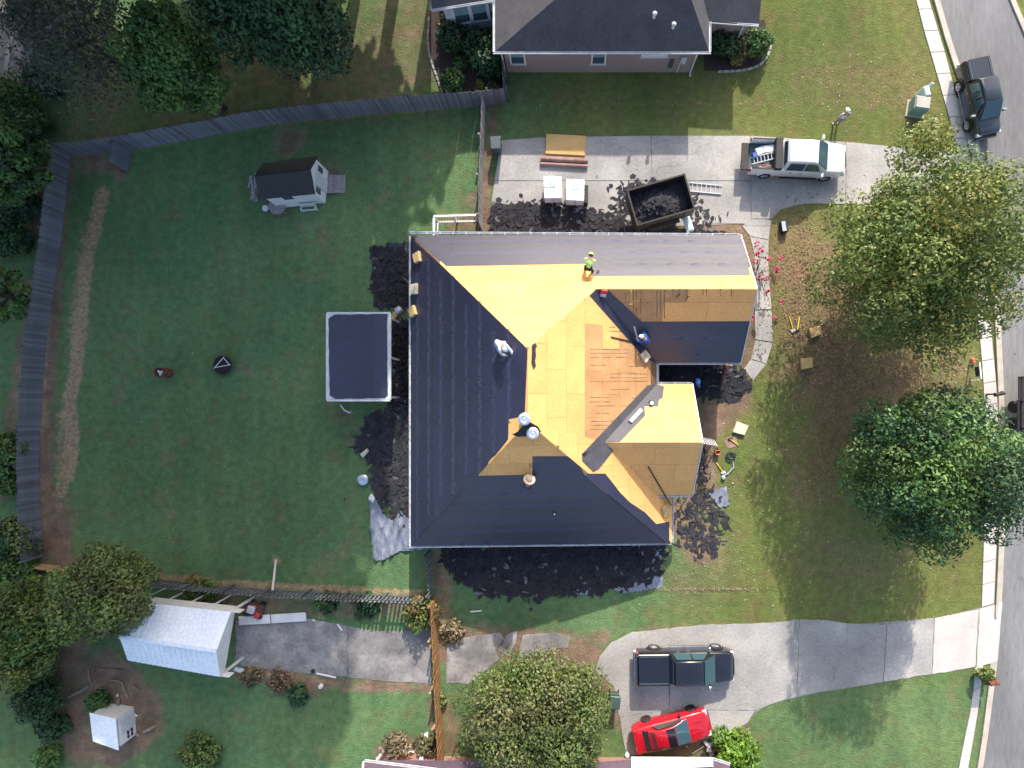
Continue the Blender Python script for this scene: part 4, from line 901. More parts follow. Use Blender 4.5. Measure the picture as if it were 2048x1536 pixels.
LIME = [(.13, .24, .022), (.11, .21, .02), (.10, .18, .03)]
def tree(name, label, px, py, zc, rx, ry=None, rz=None, n=9000, size=.17, cols=GREEN, ncl=46, h0=None, trunk=.18, group=None, dense=False, clr=None, ragg=.16, cat='tree', up=.35, inner=.25, hollow=.86, extra=None):
    ry = ry or rx; rz = rz or rx*.85; c = G(px, py, zc); clr = clr or rx*.30
    o = thing(name, label, cat, (c.x, c.y, 0), group=group)
    cl = []
    for i in range(ncl):
        ph = math.acos(1-2*(i+.5)/ncl); th = i*2.39996+R.uniform(-.3, .3); s = R.uniform(1-ragg*1.6, 1+ragg)*hollow
        cl.append(((s*rx*math.sin(ph)*math.cos(th), s*ry*math.sin(ph)*math.sin(th), zc+s*rz*math.cos(ph)), clr*R.uniform(.7, 1.25)))
    for i in range(ncl//3): cl.append(((R.uniform(-.5, .5)*rx, R.uniform(-.5, .5)*ry, zc+R.uniform(-.4, .5)*rz), clr*1.2))
    if extra: cl += extra
    me = leaf_mesh('crown', cl, n, size, cols, M['leafd'] if dense else M['leaf'], up=up, inner=inner)
    k = bpy.data.objects.new('crown', me); link(k); par(k, o, False)
    tm = MB(); zt = max(zc-rz*.4, .3); tm.tube([(0, 0, 0), (.05*rx*.2, 0, zt*.5), (0, .02*rx, zt)], [trunk, trunk*.8, trunk*.62], 8)
    for i in range(9):
        q = Vector(cl[(i*5) % len(cl)][0]); s0 = Vector((0, .02*rx, zt)); tm.tube([s0, s0.lerp(q, .5)+Vector((0, 0, .1*rz)), s0.lerp(q, .92)], [trunk*.4, trunk*.25, trunk*.08], 5)
    tm.build('trunk', M['bark'], o, False)
    return o
tree('maple_tree', 'tall maple with yellowing leaves overhanging the driveway mouth', 1862, 510, 6.2, 4.9, 5.4, 4.0, n=52000, size=.098, cols=MAPLE, ncl=64, trunk=.24, clr=1.25, ragg=.22,
     extra=[((-.6+i*.5, 5.2+R.uniform(-.5, 1.0), 5.8+R.uniform(-1, 1)), 1.0) for i in range(4)]+[((2.6+R.uniform(-1, 1), 3.2+R.uniform(-1, 1), 6.5), 1.1) for i in range(4)])
tree('shade_tree', 'round dense dark green tree beside the pavement mailbox', 1868, 935, 5.6, 4.15, 4.2, 4.2, n=46000, size=.10, cols=GREEN+BLUEG+[(.075,.13,.03)], ncl=70, trunk=.22, dense=True, clr=1.05, ragg=.12)
tree('oak_tree', 'round glossy green tree in the lawn beyond the privacy fence', 345, 122, 4.8, 2.15, 2.35, 2.6, clr=.72, n=17000, size=.12, cols=GREEN, ncl=44, trunk=.2, dense=True)
tree('oak_tree', 'wide dark bluish tree next to the round glossy tree', 545, 28, 5.4, 3.6, 2.5, 2.8, n=20000, size=.13, cols=BLUEG+DARK, ncl=50, trunk=.22, dense=True, clr=1.1)
tree('bare_tree', 'thin greyish half bare tree leaning over the back lane', 145, 60, 5.2, 3.4, 3.4, 2.6, n=7000, size=.10, cols=GREY, ncl=50, trunk=.18, clr=1.3)
tree('hedge_tree', 'dense green tree growing over the back lane end', 14, 318, 3.6, 1.7, 2.4, 2.2, n=12000, size=.13, cols=DARK+GREEN, ncl=40, dense=True)
tree('hedge_tree', 'small dark green tree outside the weathered back fence', -8, 590, 3.2, 1.0, 1.6, 2.0, n=7000, size=.13, cols=GREEN+OLIVE, ncl=26, dense=True)
tree('olive_tree', 'light olive green tree overhanging the white metal garage', 208, 1185, 4.3, 2.3, 2.4, 2.0, n=19000, size=.105, cols=[(.13, .185, .05), (.15, .19, .055), (.11, .165, .045), (.13, .13, .05)], ncl=50, trunk=.17)
tree('willow_tree', 'yellowish green sprawling tree at the end of the back fence', 45, 1265, 3.8, 2.3, 2.7, 2.2, n=17000, size=.11, cols=OLIVE+GREEN, ncl=44, trunk=.16)
tree('dogwood_tree', 'broad olive green tree with pale flecks next to the red coupe', 1078, 1432, 2.9, 4.4, 3.3, 2.3, n=46000, size=.095, cols=[(.085, .12, .030), (.10, .125, .035), (.07, .11, .028), (.12, .12, .05)], ncl=72, trunk=.16, dense=True, clr=1.05)
SG = 'shrubs in the planting beds'
def shrub(label, px, py, r, h, cols, n=1300, size=.12, group=None, name='shrub', ncl=16):
    return tree(name, label, px, py, h*.55, r, r, h*.5, n=n, size=size, cols=cols, ncl=ncl, trunk=.04, group=group, cat='shrub', dense=True, clr=r*.42, inner=.3)
shrub('bright lime green round shrub by the purplish roof', 1478, 1512, 1.25, 1.6, LIME, 3200, .12)
shrub('darker green shrub touching the bright lime shrub', 1448, 1482, .75, 1.1, GREEN, 1200, .12)
shrub('clipped dark green ball shrub in the corner bed', 1516, 84, .72, 1.5, GREEN, 2400, .10)
shrub('pink flowering bush under the wing gutter', 1456, 74, 1.15, 1.5, DARK+[(.06, .06, .03)], 2600, .11)
shrub('yellow leaved small bush at the bed edge', 1472, 117, .38, .6, YEL+[(.30, .22, .02)], 500, .09)
shrub('round green shrub by the edging stones', 903, 160, .62, 1.0, GREEN, 1200, .11)
shrub('dark spreading shrub under the siding windows', 905, 62, 1.0, 1.1, DARK+[(.06, .05, .03)], 1800, .12)
shrub('dark leafy shrub against the white gutter corner', 965, 100, 1.15, 1.6, DARK, 2600, .13)
shrub('dim green shrub beside the fence return', 985, 130, .8, 1.2, DARK, 1500, .12)
shrub('small green plant amid dark mulch', 920, 128, .4, .5, GREEN, 500, .1)
shrub('yellow green tuft on the privacy fence side of the bed', 962, 176, .4, .5, YEL, 500, .1)
shrub('yellowish flower tuft near the bed corner', 985, 174, .35, .5, OLIVE, 400, .1)
# hedge row outside the back fence
HL = ['dark hedge bush in the gap between the bare tree and fence corner', 'dark tall hedge bush at the outer side of the fence corner', 'dark hedge bush below the dense green tree', 'low dark hedge bush against the outer face of the picket fence', 'broad low dark hedge bush across the lane end', 'mid green hedge bush between the lane and the dense tree', 'light green hedge bush outside the middle of the picket fence', 'small green hedge bush beside the light green one', 'dark olive hedge bush outside the fence end by the tan boards', 'green hedge bush next to the yellowish sprawling tree top', 'bluish dark hedge bush near the garden logs', 'olive hedge bush under the yellowish sprawling tree', 'dark low hedge bush beside the little lean-to shed', 'green hedge bush at the far end of the bare soil strip', 'grey green hedge bush beneath the half bare tree']
for i, (x, y, r, h, cs) in enumerate([(85, 160, .8, 1.8, DARK), (58, 245, .9, 2.2, DARK), (40, 405, .9, 1.8, DARK), (38, 480, .6, 1.2, DARK), (5, 470, 1.2, 1.6, DARK), (12, 200, 1.4, 2.0, GREEN), (12, 900, 1.0, 1.8, GREEN+OLIVE), (8, 960, .9, 1.5, GREEN), (20, 1080, 1.3, 2.0, DARK+OLIVE), (25, 1160, 1.2, 2.0, GREEN), (70, 1400, 1.2, 2.2, DARK+BLUEG), (60, 1330, 1.2, 2.2, OLIVE+GREEN), (105, 1455, .8, 1.2, DARK), (95, 1515, .7, .9, GREEN), (60, 30, 1.4, 2.4, GREY+DARK)]):
    shrub(HL[i], x, y, r, h, cs, 3400, .105, group='hedge bushes outside the back fence', name='hedge_bush', ncl=20)
for lab, x, y, r, h, cs, nn in [('rust brown bush against the brown board fence', 840, 1228, 1.0, 1.5, OLIVE+[(.16, .10, .04)], 1900), ('low green weeds along the slat fence', 655, 1203, .7, .3, DARK+GREEN, 900), ('green weed clump behind the metal garage gutter', 400, 1190, 1.1, .5, GREEN+YEL, 1300),
                       ('bluish green bush on the grass below the old driveway', 594, 1392, .55, .8, BLUEG, 1000), ('leafy green weed growing through garden logs', 195, 1400, .62, .8, GREEN, 900), ('big green weed patch at the garden end', 400, 1508, 1.3, .45, GREEN+OLIVE, 1900),
                       ('green shrub beside the road edge mailbox', 1972, 1350, .45, 1.1, OLIVE+YEL, 900), ('pinkish brown dry bush under the purplish eave', 790, 1492, .8, .6, [(.16, .13, .08), (.20, .16, .10)], 1100), ('dry grass tuft at the patio corner', 850, 1490, .6, .5, [(.16, .14, .08), (.11, .12, .05)], 800),
                       ('straggly dry weeds at the broken driveway edge', 905, 1262, .7, .4, [(.22, .17, .10), (.14, .12, .06)], 800), ('dry brush pile along the concrete pad', 560, 1362, .7, .4, [(.22, .15, .10), (.14, .10, .06)], 900), ('dry brush heap beside the white plank', 500, 1355, .6, .4, [(.22, .16, .10), (.15, .12, .06)], 700),
                       ('low green bush on the brown fence corner', 880, 1400, .35, .6, OLIVE, 400), ('dark weeds near the metal garage wall', 735, 1210, .8, .25, DARK, 900)]:
    shrub(lab, x, y, r, h, cs, nn, .11)
# pink crepe myrtle by the garage end
cm = thing('crepe_myrtle', 'thin shrub with pink blossoms beside the curved front walk', 'shrub', G(1516, 545))
M['petal'] = mat('pink_petal', (.62, .05, .14), (.50, .04, .12), sc=6, rough=.7)
base = G(1516, 545)
for i in range(17):
    x, y = R.choice([(1518, 505), (1500, 510), (1530, 530), (1496, 570), (1523, 575), (1500, 620), (1552, 640), (1560, 520), (1570, 610)]); q = G(x+R.uniform(-14, 14), y+R.uniform(-22, 22), .9+R.uniform(-.3, .6))-base
    b = MB()
    for _ in range(9): b.ball(q+Vector((R.uniform(-.14, .14), R.uniform(-.14, .14), R.uniform(-.1, .1))), R.uniform(.035, .075), 5, 4)
    b.build('blossom', M['petal'], cm, False); MB().tube([(q.x*.15, q.y*.15, 0), q*.6+Vector((0, 0, .3)), q], [.02, .012, .006], 4).build('stem', M['bark'], cm, False)
# tall pines of the wood north-west of the yard (out of frame): they throw the shade over the back garden
pine_cl = [((R.uniform(-2.6, 2.6), R.uniform(-2.6, 2.6), z), 2.3) for z in np.linspace(9, 27, 22)]
pme = leaf_mesh('crown', pine_cl, 5200, .62, DARK, M['leafd'], inner=.5)
ptr = MB().tube([(0, 0, 0), (.1, 0, 14), (0, 0, 27)], [.38, .28, .06], 8).mesh('trunk', M['bark'])
for i, (x, y) in enumerate([(-160, -150), (-50, -120), (50, -150), (150, -125), (250, -150), (350, -130), (450, -150), (545, -130), (640, -145), (730, -130), (810, -150), (-100, -280), (20, -290), (140, -280), (260, -290), (380, -285), (500, -290), (610, -280), (720, -285), (-240, -60), (-300, 120), (-320, 330), (-330, 560)]):
    o = thing('pine_tree', 'tall pine of the wood beyond the back lawns', 'tree', G(x, y), R.uniform(0, 6), group='tall pines of the wood beyond the back lawns')
    sc = R.uniform(.95, 1.1)
    for nm, me in (('crown', pme), ('trunk', ptr)):
        k = inst(nm, me, (0, 0, 0), (0, 0, 0), o, False); k.scale = (1.05, 1.05, sc)

# ================================================================ VEHICLES (x forward, y to the left, z up)
def rrect(hw, z0, z1, r, tum=0.0, n=3):
    """half-rounded cross-section ring in y,z"""
    o = []
    for cx_, cz, a0 in ((hw-r, z0+r*.6, -90), (hw-tum-r, z1-r, 0), (-(hw-tum)+r, z1-r, 90), (-hw+r, z0+r*.6, 180)):
        for k in range(n+1):
            a = math.radians(a0+90*k/n); o.append((cx_+r*math.cos(a), cz+(r if a0 in (0, 90) else r*.6)*math.sin(a)))
    return o
def body_loft(m, st, mi=0):
    m.loft([[(x, y, z) for y, z in rrect(hw, z0, z1, r, t)] for x, hw, z0, z1, r, t in st], mi)
def wheel(parent, x, y, r=.38, wd=.26, rim='chrome'):
    s = 1 if y > 0 else -1; Rm = Matrix.Rotation(math.radians(-90*s), 3, 'X')
    t = MB().lathe([(r*.62, -wd/2), (r*.93, -wd/2), (r, -wd*.32), (r, wd*.32), (r*.93, wd/2), (r*.62, wd/2), (r*.6, 0)], 20, (x, y, r), Rm).build('wheel', M['rubber'], parent, False, True)
    rm = MB().lathe([(0, wd*.30), (r*.16, wd*.36), (r*.2, wd*.30), (r*.52, wd*.36), (r*.63, wd*.44), (r*.63, wd*.1), (0, .0)], 16, (x, y, r), Rm)
    rm.build('rim', M[rim], t, False, True)
    sp_ = MB()
    for k in range(5):
        a = 2*math.pi*k/5; d = Vector((math.cos(a), 0, math.sin(a))); sp_.bar(Vector((x, y+s*wd*.38, r))+d*.05, Vector((x, y+s*wd*.42, r))+d*r*.6, .05, .03)
    sp_.build('spoke', M[rim], t, False)
def glass(name, pts, parent, m='autoglass', push=.012):
    p = [Vector(q) for q in pts]; n = (p[1]-p[0]).cross(p[2]-p[0]).normalized(); c = sum(p, Vector())/len(p)
    if n.dot(c-Vector((c.x*.6, 0, .9))) < 0: n = -n
    return MB().slab([q-n*.01 for q in p], n, .01+push).build(name, M[m], parent, False)
def pickup(label, px, py, rz, paint, L=5.85, W=1.98, z=.035, cover=False, toolbox=False, gate_open=False, ext=False):
    c = G(px, py, .9); t = thing('pickup_truck', label, 'pickup truck', (c.x, c.y, z), rz)
    hw = W/2; f = L/2; cab_r = -.86; cab_f = L*.235; bl = 1.13; rail = 1.26
    b = MB()
    body_loft(b, [(f, hw*.72, .48, .90, .12, .03), (f-.08, hw*.86, .42, 1.0, .14, .04), (f-.35, hw*.97, .40, 1.08, .14, .06), (f-.9, hw, .40, 1.13, .13, .07), (cab_f+.40, hw, .40, 1.16, .12, .07), (cab_f, hw, .38, 1.17, .1, .05), (cab_r-.1, hw, .38, 1.17, .1, .05), (cab_r-.13, hw, .40, 1.15, .1, .05)])
    b.build('body', paint, t, False, True)
    # bed: floor, two sides with flares, head board, tail gate
    bx0, bx1 = -f+.05, cab_r-.16
    bd = MB(); bd.box(((bx0+bx1)/2, 0, .74), (bx1-bx0, W-.3, .06))
    bd.box((bx1-.03, 0, .98), (.06, W-.24, .52)); bd.build('bed_floor', M['steel_dark'] if not toolbox else M['binblue'], t, False)
    for s in (-1, 1):
        q = MB(); q.loft([[(x, s*(hw-.02), .46), (x, s*hw, .8), (x, s*(hw-.02), rail-.06), (x, s*(hw-.05), rail), (x, s*(hw-.14), rail), (x, s*(hw-.16), rail-.08), (x, s*(hw-.16), .46)] for x in (bx0, bx0+.3, (bx0+bx1)/2, bx1)]); q.build('bed_side', paint, t, False, True)
        MB().box(((bx0+bx1)/2, s*(hw-.095), rail+.004), (bx1-bx0-.05, .10, .015)).build('bed_rail_cap', M['blackp'], t, False)
    if gate_open: MB().cbox((-f-.2, 0, .78), (.5, W-.34, .07), .02).build('tailgate', M['steel_dark'], t, False)
    else: MB().cbox((-f+.06, 0, 1.0), (.09, W-.3, .54), .03).build('tailgate', paint, t, False)
    if cover:
        MB().cbox(((bx0+bx1)/2+.02, 0, rail+.03), (bx1-bx0-.02, W-.16, .07), .03).build('bed_cover', M['bodyk'], t, False)
        for s in (-1, 1): MB().bar((bx0+.1, s*(hw-.2), rail+.075), (bx1-.1, s*(hw-.2), rail+.075), .05, .03).build('cover_trim', M['binblue'], t, False)
    if toolbox: MB().cbox((bx1-.26, 0, rail+.02), (.46, W-.06, .34), .04).build('toolbox', M['blackp'], t, False)
    # cab
    rw, wz, rf, rb = hw-.27, 1.88, cab_f-.50, cab_r+.12
    g = MB(); body_loft(g, [(cab_f+.32, hw-.10, 1.08, 1.15, .03, .02), (rf+.1, hw-.09, 1.08, wz-.12, .1, .17), (rf-.15, hw-.08, 1.08, wz-.01, .12, .19), ((rf+rb)/2, hw-.08, 1.08, wz, .12, .19), (rb, hw-.08, 1.08, wz-.03, .12, .19), (cab_r-.02, hw-.09, 1.08, wz-.2, .1, .17), (cab_r-.06, hw-.1, 1.08, 1.2, .03, .03)])
    g.build('cab', paint, t, False, True)
    glass('windshield', [(cab_f+.33, hw-.2, 1.2), (cab_f+.33, -hw+.2, 1.2), (rf+.08, -hw+.31, wz-.06), (rf+.08, hw-.31, wz-.06)], t, push=.03)
    glass('rear_window', [(cab_r-.055, hw-.28, 1.3), (cab_r-.055, -hw+.28, 1.3), (cab_r+.0, -hw+.36, wz-.18), (cab_r+.0, hw-.36, wz-.18)], t, push=.02)
    for s in (-1, 1):
        glass('side_window', [(rf+.42, s*(hw-.075), 1.2), (.30, s*(hw-.075), 1.2), (.33, s*(hw-.23), wz-.15), (rf+.05, s*(hw-.23), wz-.15)], t, push=.02)
        glass('side_window', [(.22, s*(hw-.075), 1.2), (cab_r+.08, s*(hw-.075), 1.2), (cab_r+.2, s*(hw-.23), wz-.15), (.24, s*(hw-.23), wz-.15)], t, push=.02)
        MB().cbox((cab_f+.02, s*(hw+.17), 1.24), (.13, .26, .17), .03).build('side_mirror', paint if not cover else M['chrome'], t, False)
        MB().bar((cab_f+.02, s*(hw-.06), 1.2), (cab_f+.02, s*(hw+.08), 1.22), .05, .05).build('mirror_arm', M['blackp'], t, False)
        MB().cbox((f-.1, s*(hw*.72), .86), (.2, .34, .16), .03).build('headlight', M['clearlamp'], t, False)
        MB().cbox((-f+.06, s*(hw-.07), 1.02), (.10, .13, .34), .02).build('tail_light', M['redlamp'], t, False)
        MB().bar((cab_r, s*(hw+.04), .42), (cab_f, s*(hw+.04), .42), .14, .05).build('side_step', M['blackp'] if not cover else M['chrome'], t, False)
        for x in (.1, -.5): MB().bar((x, s*(hw+.015), 1.0), (x+.16, s*(hw+.015), 1.0), .03, .03).build('door_handle', M['chrome'], t, False)
        for x in (f-1.0, -f+1.15):
            wheel(t, x, s*(hw-.10)); a_ = MB(); n = 10; ring = []
            for k in range(n+1):
                a = math.pi*k/n; ring.append((x+.47*math.cos(a), .40+.46*math.sin(a)))
            a_.loft([[(p[0], s*(hw-.02), p[1]), (p[0], s*(hw+.03), p[1]), (x+(p[0]-x)*.9, s*(hw+.03), .4+(p[1]-.4)*.9), (x+(p[0]-x)*.9, s*(hw-.02), .4+(p[1]-.4)*.9)] for p in ring]); a_.build('wheel_arch', M['blackp'] if cover else paint, t, False)
    MB().cbox((f+.02, 0, .56), (.16, W*.84, .22), .05).build('front_bumper', M['chrome'] if not cover else paint, t, False)
    MB().cbox((f-.01, 0, .82), (.06, W*.5, .26), .02).build('grille', M['blackp'], t, False)
    MB().cbox((-f-.06, 0, .56), (.18, W*.9, .18), .04).build('rear_bumper', M['chrome'], t, False)
    return t, bx0, bx1
wt, wx0, wx1 = pickup('white pickup truck with loaded open bed standing on the driveway', 1594, 316, math.radians(-2.5), M['bodyw'], gate_open=True, toolbox=True)
pickup('glossy black pickup truck with covered bed parked beside the red coupe', 1370, 1333, math.radians(.8), M['bodyk'], L=5.95, W=2.02, cover=True)
pickup('dark charcoal pickup truck parked at the kerb of the street', 1962, 196, math.radians(-77.5), M['bodyb'], L=4.6, W=1.62, z=.012, cover=True)
# things in the white truck's bed
def bedpt(x, y, z): return PM[wt.name]@Vector((x, y, z))
def ladder(name, label, a, b, wd, n, m='alu', nrm=Vector((0, 0, 1)), rail=.07, flare=0):
    a, b = Vector(a), Vector(b); d = (b-a).normalized(); s = d.cross(nrm).normalized()
    t = thing(name, label, 'ladder', a)
    for k in (-1, 1): MB().bar(a+s*k*(wd/2+flare), b+s*k*wd/2, rail*.5, rail).build('rail', M[m], t)
    for i in range(n):
        q = a.lerp(b, (i+.6)/n); w2 = wd/2+flare*(1-(i+.6)/n); MB().tube([q-s*w2, q+s*w2], .022, 6).build('rung', M[m], t)
    return t
ladder('ladder', 'aluminium ladder lying in the white truck bed', bedpt(wx0+.15, -.28, .83), bedpt(wx1-.55, -.05, 1.16), .38, 6)
for i, (x, y, wd, ht, rz, mm, lab) in enumerate([(-1.75, .42, .7, .3, .1, 'white', 'white carton in the white truck bed'), (-2.3, .3, .5, .25, .4, 'wrap', 'pale wrapped bundle in the white truck bed'), (-1.9, -.62, .8, .12, -.05, 'cable', 'brown plank offcuts in the white truck bed'), (-2.55, .05, .35, .2, .2, 'bluep', 'blue crate in the white truck bed')]):
    q = bedpt(x, y, .77+ht/2); tag(MB().cbox(q, (wd, .42 if i < 2 else .3, ht), .02, rz).build('carton' if i == 0 else ('bundle' if i == 1 else ('plank_stack' if i == 2 else 'crate')), M[mm]), lab, ['box', 'bundle', 'planks', 'crate'][i])

def coupe(label, px, py, rz):
    c = G(px, py, .7); t = thing('coupe', label, 'car', (c.x, c.y, .035), rz); L, W = 4.78, 1.9; f = L/2; hw = W/2; P = M['bodyr']
    b = MB(); body_loft(b, [(f, hw*.62, .38, .62, .1, .02), (f-.12, hw*.80, .30, .72, .12, .04), (f-.45, hw*.95, .26, .82, .14, .08), (f-1.0, hw, .26, .90, .14, .1), (f-1.55, hw, .26, .95, .12, .1), (0, hw*.965, .26, .96, .12, .1), (-1.0, hw*.985, .26, 1.0, .14, .1), (-1.5, hw, .26, 1.02, .16, .12), (-f+.35, hw*.93, .32, .98, .16, .1), (-f+.05, hw*.84, .4, .94, .12, .06), (-f, hw*.78, .45, .86, .1, .04)])
    b.build('body', P, t, False, True)
    g = MB(); body_loft(g, [(.98, hw-.2, .85, .97, .04, .02), (.35, hw-.2, .85, 1.24, .1, .12), (.0, hw-.19, .85, 1.33, .12, .17), (-.5, hw-.19, .85, 1.35, .12, .19), (-.95, hw-.2, .85, 1.27, .12, .19), (-1.5, hw-.24, .85, 1.08, .08, .12), (-1.75, hw-.28, .85, 1.0, .03, .04)])
    g.build('roof', P, t, False, True)
    glass('windshield', [(1.0, hw-.27, .98), (1.0, -hw+.27, .98), (.16, -hw+.38, 1.31), (.16, hw-.38, 1.31)], t, push=.035)
    glass('roof_panel', [(.12, hw-.40, 1.335), (.12, -hw+.40, 1.335), (-.36, -hw+.42, 1.355), (-.36, hw-.42, 1.355)], t, 'bodyk', push=.012)
    glass('rear_window', [(-1.02, hw-.42, 1.25), (-1.02, -hw+.42, 1.25), (-1.68, -hw+.36, 1.03), (-1.68, hw-.36, 1.03)], t, push=.02) if False else None
    glass('rear_window', [(-1.45, hw-.36, 1.115), (-1.45, -hw+.36, 1.115), (-1.78, -hw+.34, 1.0), (-1.78, hw-.34, 1.0)], t, 'blackp', push=.025)
    sl_ = MB()
    for i in range(3): MB().bar((-1.1-.1*i, -.5, 1.235-.045*i), (-1.1-.1*i, .5, 1.235-.045*i), .05, .03).build('louvre', M['blackp'], t, False)
    for s in (-1, 1):
        glass('side_window', [(.78, s*(hw-.185), 1.0), (-1.15, s*(hw-.185), 1.03), (-.8, s*(hw-.345), 1.26), (.15, s*(hw-.315), 1.25)], t, 'blackp', push=.02)
        MB().cbox((.62, s*(hw+.04), 1.0), (.14, .2, .11), .03).build('side_mirror', M['blackp'], t, False)
        MB().cbox((f-.2, s*(hw*.68), .68), (.26, .32, .1), .03).build('headlight', M['clearlamp'], t, False)
        MB().cbox((-f+.05, s*(hw*.58), .78), (.08, .4, .13), .02).build('tail_light', M['redlamp'], t, False)
        MB().bar((-.3, s*(hw-.01), .78), (-.12, s*(hw-.01), .78), .03, .03).build('door_handle', M['chrome'], t, False)
        for x in (f-.95, -f+1.0): wheel(t, x, s*(hw-.10), .34, .25, 'blackp')
        MB().bar((f-1.5, s*.3, .955), (f-.5, s*.34, .87), .05, .02).build('bonnet_crease', P, t, False)
    MB().cbox((f-.02, 0, .46), (.14, W*.6, .16), .04).build('grille', M['blackp'], t, False)
    MB().cbox((-f+.16, 0, 1.0), (.24, W*.78, .05), .02).build('spoiler', P, t, False)
    MB().lathe([(.03, 0), (.03, .05), (0, .07)], 6, (-.8, 0, 1.31)).build('aerial', P, t, False)
coupe('shiny red sports coupe with a black roof panel on the neighbour driveway', 1344, 1462, math.radians(13.5))
# landscaping rig on the street, just inside the frame
lr = thing('equipment_trailer', 'black open trailer with red mowing machines at the road kerb', 'trailer', G(2052, 830, .5), math.radians(-90))
MB().box((0, 0, .62), (4.6, 1.9, .08)).build('deck', M['steel_dark'], lr, False)
for s in (-1, 1):
    for z in (.85, 1.1): MB().bar((-2.3, s*.95, z), (2.3, s*.95, z), .06, .06).build('side_rail', M['black'], lr, False)
    for x in (-2.3, -.8, .8, 2.3): MB().bar((x, s*.95, .6), (x, s*.95, 1.12), .06, .06).build('stake', M['black'], lr, False)
    for x in (-.5, .5): wheel(lr, x, s*1.06, .36, .22, 'black')
    MB().cbox((0, s*1.06, .82), (1.9, .28, .06), .02).build('mudguard', M['black'], lr, False)
for i, (x, y, lab) in enumerate([(-2.0, .45, 'red walk-behind mower on the trailer tail'), (.4, .5, 'orange red mower amid the trailer deck')]):
    q = PM[lr.name]@Vector((x, y, .67)); m_ = thing('mower', lab, 'mower', q, .3*i)
    MB().cbox((0, 0, .18), (.6, .55, .16), .05).build('deck', M['redp'], m_, False); MB().cbox((.02, 0, .34), (.28, .26, .2), .04).build('engine', M['orange'], m_, False)
    for a in (-.25, .25):
        for bb in (-.27, .27): MB().lathe([(.09, -.03), (.1, 0), (.09, .03)], 10, (a, bb, .1), Matrix.Rotation(1.57, 3, 'X')).build('wheel', M['rubber'], m_, False)
    for s in (-.2, .2): MB().tube([(-.25, s, .25), (-.7, s, .75)], .018, 6).build('handle', M['redp'], m_, False)
# ================================================================ DUMP TRAILER
dt = thing('dump_trailer', 'black steel dump trailer heaped with torn shingles on the driveway edge', 'trailer', G(1313, 418, .6), math.radians(16))
for y, nm in ((-1.05, 'side_wall'), (1.05, 'side_wall')): MB().box((0, y, 1.0), (3.5, .06, 1.15)).build(nm, M['steel_dark'], dt, False)
for x in (-1.74, 1.74): MB().box((x, 0, 1.0), (.06, 2.04, 1.15)).build('end_wall', M['steel_dark'], dt, False)
MB().box((0, 0, .45), (3.5, 2.1, .08)).build('floor', M['steel_dark'], dt, False)
for y in (-1.05, 1.05): MB().bar((-1.78, y, 1.6), (1.78, y, 1.6), .09, .07).build('top_rail', M['steel_dark'], dt, False)
for x in (-1.74, 1.74): MB().bar((x, -1.0, 1.6), (x, 1.0, 1.6), .09, .07).build('top_rail', M['steel_dark'], dt, False)
for y in (-1, 1):
    for x in (-1.2, -.4, .4, 1.2): MB().bar((x, y*1.09, .45), (x, y*1.09, 1.58), .06, .06).build('rib', M['steel_dark'], dt, False)
    for x in (-.45, .45): wheel(dt, x, y*1.25, .36, .22, 'black')
    MB().cbox((0, y*1.25, .8), (1.9, .26, .05), .02).build('mudguard', M['steel_dark'], dt, False)
MB().bar((1.75, .3, .5), (2.6, 0, .5), .1, .1).build('tow_bar', M['steel_dark'], dt, False); MB().bar((1.75, -.3, .5), (2.6, 0, .5), .1, .1).build('tow_bar', M['steel_dark'], dt, False)
heap = thing('shingle_heap', 'mound of old shingles filling the dump trailer', 'heap', dt.location, dt.rotation_euler.z)
hv = []; n = 14
for i in range(n+1):
    for j in range(n+1):
        x, y = -1.68+3.36*i/n, -1.0+2.0*j/n; hv.append((x, y, .75+.62*math.exp(-((x+.1)**2)/1.3-(y*y)/.5)+R.uniform(-.05, .05)))
hm = MB(); hm.add(hv, [(i*(n+1)+j, (i+1)*(n+1)+j, (i+1)*(n+1)+j+1, i*(n+1)+j+1) for i in range(n) for j in range(n)]); hm.build('mound', M['scrap'], heap, False)
def scraps(n, pts_fn, smin, smax, zmax, tilt=.16, pale=False):
    m = MB()
    for _ in range(n):
        x, y, z = pts_fn(); L, Wd = R.uniform(smin, smax), R.uniform(smin, smax)*R.uniform(.18, .75)
        Mx = (Matrix.Rotation(R.uniform(0, 6.28), 3, 'Z')@Matrix.Rotation(R.uniform(-tilt, tilt), 3, 'X')@Matrix.Rotation(R.uniform(-tilt, tilt), 3, 'Y'))
        k = R.randint(4, 6); q = []
        for i in range(k):
            a = 2*math.pi*(i+R.uniform(-.3, .3))/k; q.append(Mx@Vector((L/2*math.cos(a)*R.uniform(.8, 1.2), Wd/2*math.sin(a)*R.uniform(.8, 1.2), R.uniform(-.015, .015))))
        c = Vector((x, y, z+max(0, -min(p.z for p in q))+.004)); m.slab([p+c for p in q], Mx@Vector((0, 0, 1)), .008, 1 if pale and R.random() < .03 else 0)
    return m
h_ = scraps(150, lambda: (lambda x, y: (x, y, .75+.62*math.exp(-((x+.1)**2)/1.3-(y*y)/.5)))(R.uniform(-1.55, 1.55), R.uniform(-.9, .9)), .2, .6, .1); tag(h_.build('shingle_scrap', M['scrap'], heap, False), kind='stuff')
